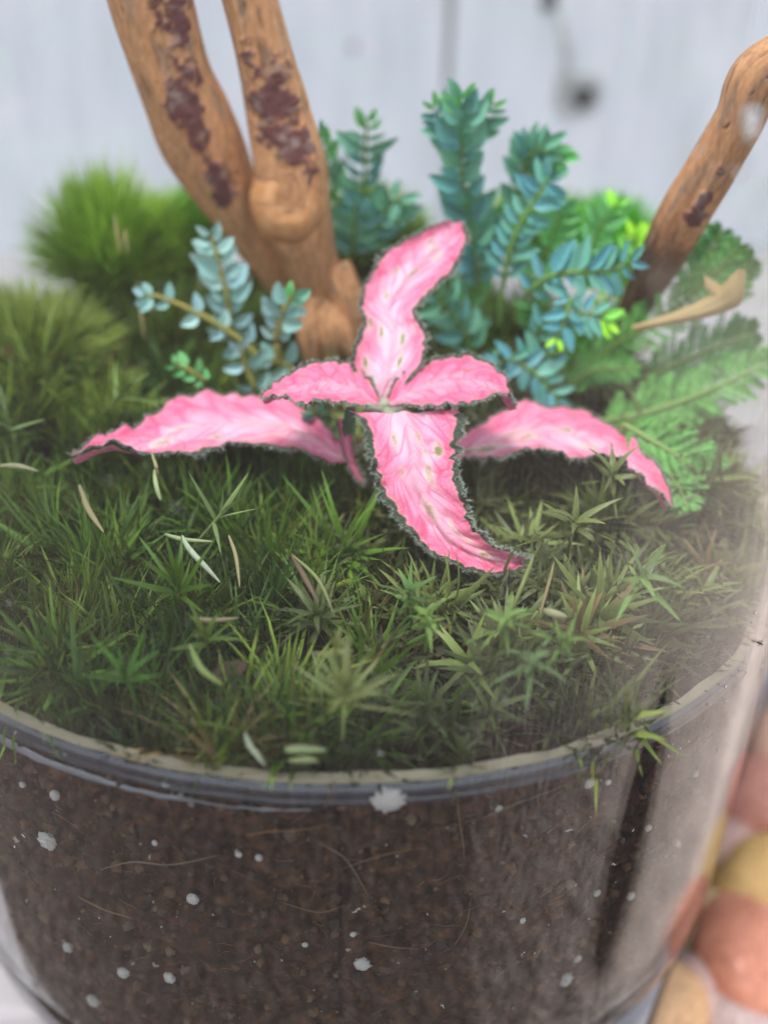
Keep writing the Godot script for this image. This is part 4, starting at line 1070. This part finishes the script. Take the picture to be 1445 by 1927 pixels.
func build_fittonia() -> void:
	var at := Vector3(0.0080, 0.1088, 0.0120)
	var plant := thing("nerve_plant", "pink nerve plant with dark ruffled leaf margins in the middle of the moss", "plant", Vector3.ZERO)
	var sp_front := [[-0.35, 0.10, 0.10, 0.02, 0.7], [-0.30, 0.26, 0.10, 0.022, 0.25], [0.14, 0.10, 0.09, 0.018, 0.5], [0.24, 0.155, 0.11, 0.018, 0.7], [0.52, 0.16, 0.12, 0.022, 0.9], [0.33, 0.28, 0.12, 0.035, 0.35], [-0.05, 0.43, 0.11, 0.028, 0.4], [0.32, 0.50, 0.09, 0.03, 0.05], [0.30, 0.58, 0.09, 0.035, 0.15], [0.36, 0.66, 0.08, 0.04, 0.12], [0.05, 0.73, 0.10, 0.024, 1.0], [0.16, 0.76, 0.08, 0.03, 0.1]]
	var sp_back := [[-0.72, 0.30, 0.10, 0.022, 1.0], [-0.38, 0.27, 0.09, 0.028, 1.0], [0.28, 0.26, 0.10, 0.028, 1.0], [0.62, 0.30, 0.06, 0.02, 0.5], [-0.62, 0.16, 0.09, 0.018, 1.0], [-0.45, 0.09, 0.07, 0.018, 1.0], [0.30, 0.17, 0.07, 0.02, 0.9], [-0.2, 0.48, 0.08, 0.016, 0.7], [0.1, 0.62, 0.07, 0.018, 0.4], [-0.35, 0.60, 0.07, 0.018, 0.5], [0.0, 0.75, 0.09, 0.018, 0.5], [-0.3, 0.80, 0.08, 0.016, 0.4], [0.3, 0.72, 0.07, 0.016, 0.4]]
	var sp_long := [[-0.15, 0.20, 0.10, 0.045, 0.6], [-0.12, 0.34, 0.10, 0.035, 0.5], [0.25, 0.30, 0.08, 0.03, 0.4], [0.3, 0.48, 0.07, 0.024, 0.8], [-0.2, 0.56, 0.09, 0.03, 0.3], [0.12, 0.66, 0.08, 0.03, 0.3], [-0.1, 0.12, 0.07, 0.02, 0.7]]
	var sp_small := []
	for k in 34:
		sp_small.append([rng.randf_range(-0.75, 0.75), rng.randf_range(0.15, 0.85), 0.035, 0.016, rng.randf_range(0.4, 0.9)])
	var m_front := leaf_material(leaf_texture(1, 0.15, 0.14, 0.2, sp_front, 0.05))
	var m_back := leaf_material(leaf_texture(2, 0.12, 0.14, 0.9, sp_back, -0.05))
	var m_long := leaf_material(leaf_texture(3, 0.06, 0.24, 0.3, sp_long, -0.05))
	var m_drooping := leaf_material(leaf_texture(9, 0.24, 0.06, 0.3, sp_long, -0.05))
	var m_small := leaf_material(leaf_texture(4, 0.10, 0.10, 0.3, sp_small, 0.35))
	# front leaf, arching towards the viewer
	pink_leaf(plant, "front leaf curving down to the right, in sharpest focus", m_front,
		[Vector3(0.0016, 0.1167, 0.0200), Vector3(0.0046, 0.1136, 0.0270), Vector3(0.0059, 0.1100, 0.0310), Vector3(0.0093, 0.1055, 0.0350), Vector3(0.0135, 0.1022, 0.0385), Vector3(0.0195, 0.0997, 0.0410), Vector3(0.0251, 0.0988, 0.0420), Vector3(0.0298, 0.0998, 0.0420)],
		[Vector3(0.0203, 0.1172, 0.0200), Vector3(0.0202, 0.1145, 0.0270), Vector3(0.0191, 0.1120, 0.0310), Vector3(0.0207, 0.1085, 0.0350), Vector3(0.0221, 0.1054, 0.0380), Vector3(0.0254, 0.1036, 0.0405), Vector3(0.0284, 0.1022, 0.0415), Vector3(0.0307, 0.1020, 0.0420)],
		0.0020, 0.0016, 10.0, 0.20, 1.0, 1300)
	# back leaf, standing up
	pink_leaf(plant, "back leaf standing up, pale with green spots at its base", m_back,
		[Vector3(0.0063, 0.1140, 0.0120), Vector3(0.0024, 0.1182, 0.0080), Vector3(0.0042, 0.1233, 0.0020), Vector3(0.0042, 0.1264, -0.0020), Vector3(0.0064, 0.1306, -0.0060), Vector3(0.0099, 0.1326, -0.0100), Vector3(0.0159, 0.1345, -0.0130), Vector3(0.0204, 0.1355, -0.0150)],
		[Vector3(0.0086, 0.1140, 0.0120), Vector3(0.0149, 0.1182, 0.0080), Vector3(0.0157, 0.1222, 0.0030), Vector3(0.0138, 0.1243, 0.0000), Vector3(0.0178, 0.1264, -0.0050), Vector3(0.0224, 0.1302, -0.0090), Vector3(0.0237, 0.1330, -0.0130), Vector3(0.0226, 0.1352, -0.0150)],
		-0.0012, 0.0010, 9.0, 0.14, 2.0, 800)
	# the two long side leaves, lower pair
	pink_leaf(plant, "long left leaf, its lower margin dark and ruffled", m_long,
		[Vector3(0.0016, 0.1059, 0.0150), Vector3(-0.0026, 0.1063, 0.0060), Vector3(-0.0094, 0.1076, 0.0010), Vector3(-0.0183, 0.1076, -0.0010), Vector3(-0.0260, 0.1082, 0.0000), Vector3(-0.0323, 0.1081, 0.0050), Vector3(-0.0363, 0.1080, 0.0110), Vector3(-0.0409, 0.1097, 0.0160), Vector3(-0.0454, 0.1087, 0.0210)],
		[Vector3(0.0002, 0.1042, 0.0170), Vector3(-0.0044, 0.1054, 0.0170), Vector3(-0.0089, 0.1079, 0.0180), Vector3(-0.0143, 0.1095, 0.0200), Vector3(-0.0205, 0.1094, 0.0210), Vector3(-0.0267, 0.1098, 0.0220), Vector3(-0.0320, 0.1101, 0.0220), Vector3(-0.0390, 0.1114, 0.0220), Vector3(-0.0451, 0.1086, 0.0215)],
		0.0022, 0.0016, 10.0, 0.13, 3.0, 800)
	pink_leaf(plant, "long right leaf, drooping tip close to the glass", m_drooping,
		[Vector3(0.0193, 0.1052, 0.0170), Vector3(0.0224, 0.1060, 0.0190), Vector3(0.0278, 0.1071, 0.0200), Vector3(0.0339, 0.1090, 0.0210), Vector3(0.0403, 0.1079, 0.0220), Vector3(0.0464, 0.1089, 0.0230), Vector3(0.0508, 0.1072, 0.0250), Vector3(0.0545, 0.1042, 0.0270), Vector3(0.0568, 0.1018, 0.0280)],
		[Vector3(0.0200, 0.1062, 0.0140), Vector3(0.0238, 0.1057, 0.0080), Vector3(0.0297, 0.1054, 0.0030), Vector3(0.0361, 0.1055, -0.0010), Vector3(0.0438, 0.1058, 0.0010), Vector3(0.0499, 0.1054, 0.0060), Vector3(0.0530, 0.1055, 0.0150), Vector3(0.0562, 0.1047, 0.0230), Vector3(0.0573, 0.1018, 0.0275)],
		0.0022, 0.0016, 10.0, 0.13, 4.0, 800)
	# the two small upper leaves
	pink_leaf(plant, "small left leaf of the upper pair, plain rose pink", m_small,
		[Vector3(0.0073, 0.1152, 0.0140), Vector3(0.0050, 0.1169, 0.0085), Vector3(0.0013, 0.1183, 0.0070), Vector3(-0.0033, 0.1190, 0.0075), Vector3(-0.0075, 0.1188, 0.0100), Vector3(-0.0106, 0.1185, 0.0135), Vector3(-0.0129, 0.1183, 0.0180)],
		[Vector3(0.0071, 0.1145, 0.0150), Vector3(0.0039, 0.1169, 0.0190), Vector3(0.0007, 0.1182, 0.0205), Vector3(-0.0028, 0.1194, 0.0210), Vector3(-0.0067, 0.1192, 0.0215), Vector3(-0.0098, 0.1199, 0.0210), Vector3(-0.0128, 0.1182, 0.0190)],
		0.0016, 0.0010, 8.0, 0.08, 5.0, 700)
	pink_leaf(plant, "small right leaf of the upper pair, rose pink with fine green flecks", m_small,
		[Vector3(0.0083, 0.1145, 0.0150), Vector3(0.0119, 0.1168, 0.0190), Vector3(0.0158, 0.1176, 0.0205), Vector3(0.0198, 0.1182, 0.0210), Vector3(0.0237, 0.1192, 0.0215), Vector3(0.0272, 0.1202, 0.0210), Vector3(0.0303, 0.1162, 0.0190)],
		[Vector3(0.0082, 0.1152, 0.0140), Vector3(0.0108, 0.1162, 0.0085), Vector3(0.0148, 0.1184, 0.0065), Vector3(0.0190, 0.1196, 0.0065), Vector3(0.0239, 0.1206, 0.0090), Vector3(0.0277, 0.1197, 0.0130), Vector3(0.0304, 0.1162, 0.0180)],
		0.0016, 0.0010, 8.0, 0.08, 6.0, 700)
	# the narrow leaf hanging at the left of the stem
	pink_leaf(plant, "narrow pink leaf hanging beside the stem", m_small,
		[Vector3(-0.0003, 0.1116, 0.0150), Vector3(0.0003, 0.1085, 0.0165), Vector3(0.0013, 0.1051, 0.0180), Vector3(0.0028, 0.1024, 0.0190), Vector3(0.0043, 0.1012, 0.0195)],
		[Vector3(0.0017, 0.1118, 0.0150), Vector3(0.0025, 0.1085, 0.0165), Vector3(0.0032, 0.1051, 0.0180), Vector3(0.0041, 0.1030, 0.0190), Vector3(0.0046, 0.1014, 0.0195)],
		0.0006, 0.0005, 6.0, 0.1, 7.0, 200)
	# stem, joints and leaf stalks
	var b := Buf.new()
	var pale := leafy(Color(0.40, 0.42, 0.30), 0.6, 0.3)
	tube(b, [Vector3(0.0061, 0.0930, 0.0103), Vector3(0.0063, 0.1034, 0.0120), Vector3(0.0078, 0.1128, 0.0140), Vector3(0.0079, 0.1143, 0.0130)], [0.0014, 0.0013, 0.0014, 0.0008], 10, 18)
	part("stem", b.mesh(pale), plant)
	for q in [[Vector3(0.0078, 0.1128, 0.0140), Vector3(0.0057, 0.1146, 0.0165), Vector3(0.0048, 0.1158, 0.0175)], [Vector3(0.0078, 0.1128, 0.0140), Vector3(0.0101, 0.1144, 0.0165), Vector3(0.0113, 0.1158, 0.0175)], [Vector3(0.0078, 0.1124, 0.0140), Vector3(0.0093, 0.1141, 0.0180), Vector3(0.0110, 0.1151, 0.0205)], [Vector3(0.0067, 0.1062, 0.0130), Vector3(0.0040, 0.1052, 0.0140), Vector3(0.0012, 0.1048, 0.0155)], [Vector3(0.0067, 0.1062, 0.0130), Vector3(0.0134, 0.1057, 0.0140), Vector3(0.0198, 0.1058, 0.0160)]]:
		var s := Buf.new()
		tube(s, [q[0], q[1], q[2]], [0.0009, 0.0008, 0.0007], 8, 10)
		part("leaf_stalk", s.mesh(pale), plant)
	var cup := Buf.new()
	cup.grid(sheet_rows([Vector3(0.0014, 0.1168, 0.0195), Vector3(0.0007, 0.1138, 0.0200), Vector3(0.0010, 0.1111, 0.0200)], [Vector3(0.0028, 0.1172, 0.0205), Vector3(0.0031, 0.1141, 0.0205), Vector3(0.0028, 0.1118, 0.0205)], 20, 8, 0.001, 0.0006, 9.0, 8.0, 0.3), [], false, true)
	part("bud_leaf", cup.mesh(leafy(Color(0.10, 0.14, 0.09), 0.6, 0.3)), plant).set_meta("label", "small curled dark green bud leaf")


func build_pebbles() -> void:
	var list := [
		[Vector3(0.0959, -0.0350, 0.0245), Vector3(0.0150, 0.012, 0.0185), Color(0.60, 0.24, 0.15), "big salmon pebble at the lower right corner", 0.2],
		[Vector3(0.1049, -0.0360, 0.0018), Vector3(0.0160, 0.010, 0.012), Color(0.62, 0.38, 0.14), "ochre pebble behind the big salmon one", 0.6],
		[Vector3(0.1140, -0.0350, -0.0242), Vector3(0.0150, 0.011, 0.016), Color(0.60, 0.27, 0.20), "salmon pebble by the right edge, above the ochre one", 1.2],
		[Vector3(0.0694, -0.0360, 0.0365), Vector3(0.0150, 0.010, 0.012), Color(0.62, 0.36, 0.18), "peach pebble below the jar's foot at the bottom", 0.3],
		[Vector3(0.0828, -0.0380, 0.0307), Vector3(0.0110, 0.008, 0.012), Color(0.58, 0.38, 0.33), "dusty pink pebble between the peach and big salmon ones", 2.0],
		[Vector3(0.0991, -0.0380, -0.0091), Vector3(0.0110, 0.008, 0.011), Color(0.55, 0.34, 0.28), "small pink pebble close to the glass on the right", 0.9],
		[Vector3(0.1200, -0.0360, -0.0452), Vector3(0.0140, 0.009, 0.012), Color(0.60, 0.36, 0.26), "pale peach pebble at the right edge, uppermost", 1.7],
		[Vector3(0.0897, -0.0380, 0.0126), Vector3(0.0120, 0.008, 0.011), Color(0.60, 0.44, 0.22), "sandy pebble half hidden behind the glass foot", 0.5],
		[Vector3(0.0914, -0.0380, 0.0364), Vector3(0.0120, 0.008, 0.011), Color(0.50, 0.36, 0.32), "grey pink pebble cut by the bottom edge at the right", 2.6]]
	for k in list.size():
		var b := Buf.new()
		var q: Array = list[k]
		lump(b, Vector3.ZERO, q[1], 0.28, k * 2.3 + 1.0, 22, 30, Color.WHITE, 0.55)
		var m := mat(Color(1, 1, 1), 0.6, false)
		m.albedo_texture = noise_map(0.03, 40 + k, 256, 256, ramp_of([[0.0, (q[2] * 0.6).linear_to_srgb()], [0.35, (q[2] * 0.9).linear_to_srgb()], [0.6, q[2].linear_to_srgb()], [0.8, (q[2] * 1.2).linear_to_srgb()], [1.0, q[2].lerp(Color(0.75, 0.68, 0.6), 0.6).linear_to_srgb()]]))
		m.uv1_scale = Vector3(2, 2, 1)
		var p: Vector3 = q[0]
		p.y = -0.045 + q[1].y * 0.92
		single("pebble", b.mesh(m), q[3], "pebble", "rounded pebbles on the ground beside the slab", Transform3D(Basis(Vector3.UP, q[4]), p))


func build_gravel() -> void:
	# pale sand on the ground to the right of the slab; added so the right of the glass mirrors a grey haze
	var bed := thing("sand", "pale pinkish sand right of the jar, added for the glass to mirror", "sand")
	bed.set_meta("kind", "stuff")
	var m := mat(Color(1, 1, 1), 0.85, false, 0.2)
	m.albedo_texture = noise_map(0.02, 91, 512, 512, ramp_of([[0.0, Color(0.58, 0.52, 0.49)], [0.5, Color(0.68, 0.62, 0.58)], [1.0, Color(0.76, 0.69, 0.64)]]), 5)
	m.uv1_triplanar = true
	m.uv1_scale = Vector3(5, 5, 5)
	var b := Buf.new()
	var rows := []
	for r in 40:
		var row := PackedVector3Array()
		var rad := 0.092 + 0.45 * pow(r / 39.0, 1.5)
		for k in 60:
			var a := 0.98 + 0.10 * fine.get_noise_2d(rad * 3000, 12) * (1.0 - k / 59.0) + 1.45 * k / 59.0
			row.append(Vector3(sin(a) * rad, -0.0436 + 0.0016 * fine.get_noise_2d(sin(a) * rad * 4000, cos(a) * rad * 4000), cos(a) * rad))
		rows.append(row)
	b.grid(rows, [], false, true, false)
	part("sheet", b.mesh(m), bed)
	var g := Buf.new()
	lump(g, Vector3.ZERO, Vector3(1.0, 0.6, 0.8), 0.3, 20.0, 5, 7)
	var places := []
	var tints := []
	for k in 14000:
		var a := 1.05 - 0.62 * pow(rng.randf(), 1.7)
		var r := sqrt(rng.randf_range(0.0095, 0.20))
		var sc := rng.randf_range(0.0006, 0.0017)
		places.append(Transform3D(Basis(Vector3.UP, rng.randf() * TAU).scaled(Vector3.ONE * sc), Vector3(sin(a) * r, -0.0444, cos(a) * r)))
		tints.append(Color(0.46, 0.38, 0.34) * rng.randf_range(0.7, 1.3))
	many("grains", g.mesh(mat(Color(1, 1, 1), 0.85, true, 0.2)), places, tints, bed)
	var st := Buf.new()  # unseen stick, added for the dark bar mirrored in the glass
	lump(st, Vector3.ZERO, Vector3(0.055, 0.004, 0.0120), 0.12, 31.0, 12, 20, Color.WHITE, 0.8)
	single("added_dark_stick", st.mesh(mat(Color(0.018, 0.014, 0.013), 0.8, false)), "dark flat stick added out of view, mirrored as a dark bar in the glass", "stick", "", Transform3D(Basis(Vector3.UP, 0.04), Vector3(0.148, -0.036, 0.079)))


func build_specks() -> void:
	# lint and dust clinging to the outside of the glass
	var b := Buf.new()
	for k in 150:
		var a := rng.randf_range(-1.2, 1.2)
		var y := rng.randf_range(0.03, 0.17)
		var len0 := rng.randf_range(0.0002, 0.0004) if rng.randf() < 0.8 else rng.randf_range(0.0008, 0.0018)
		var pts := []
		var th := rng.randf() * TAU
		for s in 4:
			pts.append(Vector3(sin(a) * 0.0852, y, cos(a) * 0.0852))
			th += rng.randf_range(-1.3, 1.3)
			a += cos(th) * len0 / 0.085 / 3
			y += sin(th) * len0 / 3
		tube(b, pts, [0.00003, 0.00004, 0.00003], 4, 6)
	var o := single("lint", b.mesh(mat(Color(0.7, 0.7, 0.68), 0.7, false)), "white lint and dust specks clinging to the jar's outside", "lint")
	o.set_meta("kind", "stuff")
	# water drops on the glass
	var wb := Buf.new()
	for k in 90:
		var a := rng.randf_range(-1.1, 1.2)
		var r := rng.randf_range(0.00012, 0.00028)
		var p := Vector3(sin(a) * 0.0851, rng.randf_range(0.02, 0.18), cos(a) * 0.0851)
		lump(wb, p, Vector3(r, r, r) * 0.9, 0.05, k, 6, 9)
	var water := StandardMaterial3D.new()
	water.albedo_color = Color(1, 1, 1, 0)
	water.transparency = BaseMaterial3D.TRANSPARENCY_ALPHA
	water.roughness = 0.0
	water.refraction_enabled = true
	water.refraction_scale = 0.033
	var dew := single("dew", wb.mesh(water), "tiny dew drops scattered over the jar's outside", "dew")
	dew.set_meta("kind", "stuff")
	for q in [[Vector3(0.0426, 0.1837, 0.0739), 0.0011, "largest water drop, on the glass before the driftwood stick"], [Vector3(0.0430, 0.1821, 0.0736), 0.0009, "water drop just under the largest one on the glass"], [Vector3(0.0426, 0.1776, 0.0739), 0.0005, "small water drop lower on the driftwood stick"], [Vector3(0.0368, 0.1813, 0.0769), 0.0004, "tiny water drop left of the driftwood stick"]]:
		var d := Buf.new()
		lump(d, Vector3.ZERO, Vector3(q[1], q[1] * 0.9, q[1] * 0.45), 0.15, q[1] * 900, 10, 16)
		var p: Vector3 = q[0]
		single("water_drop", d.mesh(water), q[2], "water drop", "water drops on the glass at the upper right", Transform3D(Basis(Vector3.UP, atan2(p.x, p.z)), p + Vector3(p.x, 0, p.z).normalized() * q[1] * 0.3))


func _ready() -> void:
	rng.seed = 7
	fine.seed = 11
	fine.frequency = 0.01
	fine.fractal_octaves = 3
	cell.seed = 5
	cell.noise_type = FastNoiseLite.TYPE_CELLULAR
	cell.cellular_return_type = FastNoiseLite.RETURN_DISTANCE2_SUB
	cell.frequency = 0.1
	cell.fractal_type = FastNoiseLite.FRACTAL_NONE
	# camera
	var cam := Camera3D.new()
	cam.name = "camera"
	var lens := CameraAttributesPhysical.new()
	lens.frustum_focal_length = 29.7
	lens.frustum_focus_distance = 0.199
	lens.frustum_near = 0.01
	lens.frustum_far = 20.0
	lens.exposure_aperture = 5.0
	cam.attributes = lens
	cam.fov = 44.0
	cam.near = 0.01
	cam.far = 20.0
	cam.transform = Transform3D(Basis(Vector3(0.99935, 0.01443, 0.03307), Vector3(0.00768, 0.81048, -0.58571), Vector3(-0.03525, 0.58558, 0.80985)), Vector3(0.0000, 0.2268, 0.2027))
	add_child(cam)
	# overcast sky
	var env := Environment.new()
	env.background_mode = Environment.BG_SKY
	var sm := ProceduralSkyMaterial.new()
	sm.sky_top_color = Color(0.86, 0.90, 0.97)
	sm.sky_horizon_color = Color(0.93, 0.93, 0.94)
	sm.sky_curve = 0.2
	sm.ground_bottom_color = Color(0.55, 0.54, 0.53)
	sm.ground_horizon_color = Color(0.80, 0.79, 0.78)
	sm.sun_angle_max = 1.0
	var sky := Sky.new()
	sky.sky_material = sm
	env.sky = sky
	env.tonemap_mode = Environment.TONE_MAPPER_LINEAR
	env.tonemap_exposure = 1.9
	env.sdfgi_enabled = true
	env.ssao_enabled = true
	env.ssil_enabled = true
	var we := WorldEnvironment.new()
	we.name = "environment"
	we.environment = env
	add_child(we)
	var sun := DirectionalLight3D.new()
	sun.name = "sun"
	sun.light_energy = 0.5
	sun.light_angular_distance = 14.0
	sun.light_color = Color(1.0, 0.98, 0.96)
	sun.shadow_enabled = true
	sun.transform = Transform3D(Basis(), Vector3.ZERO).looking_at(Vector3(0.18, -1.0, -0.16), Vector3.UP)
	add_child(sun)
	# setting, then the jar and what is in it
	build_setting()
	build_soil()
	build_perlite()
	build_roots()
	build_moss()
	build_shoots()
	build_scraps()
	build_cushions()
	build_driftwood()
	build_sprigs()
	build_ferns()
	build_fittonia()
	build_pebbles()
	build_gravel()
	build_jar()
	build_specks()
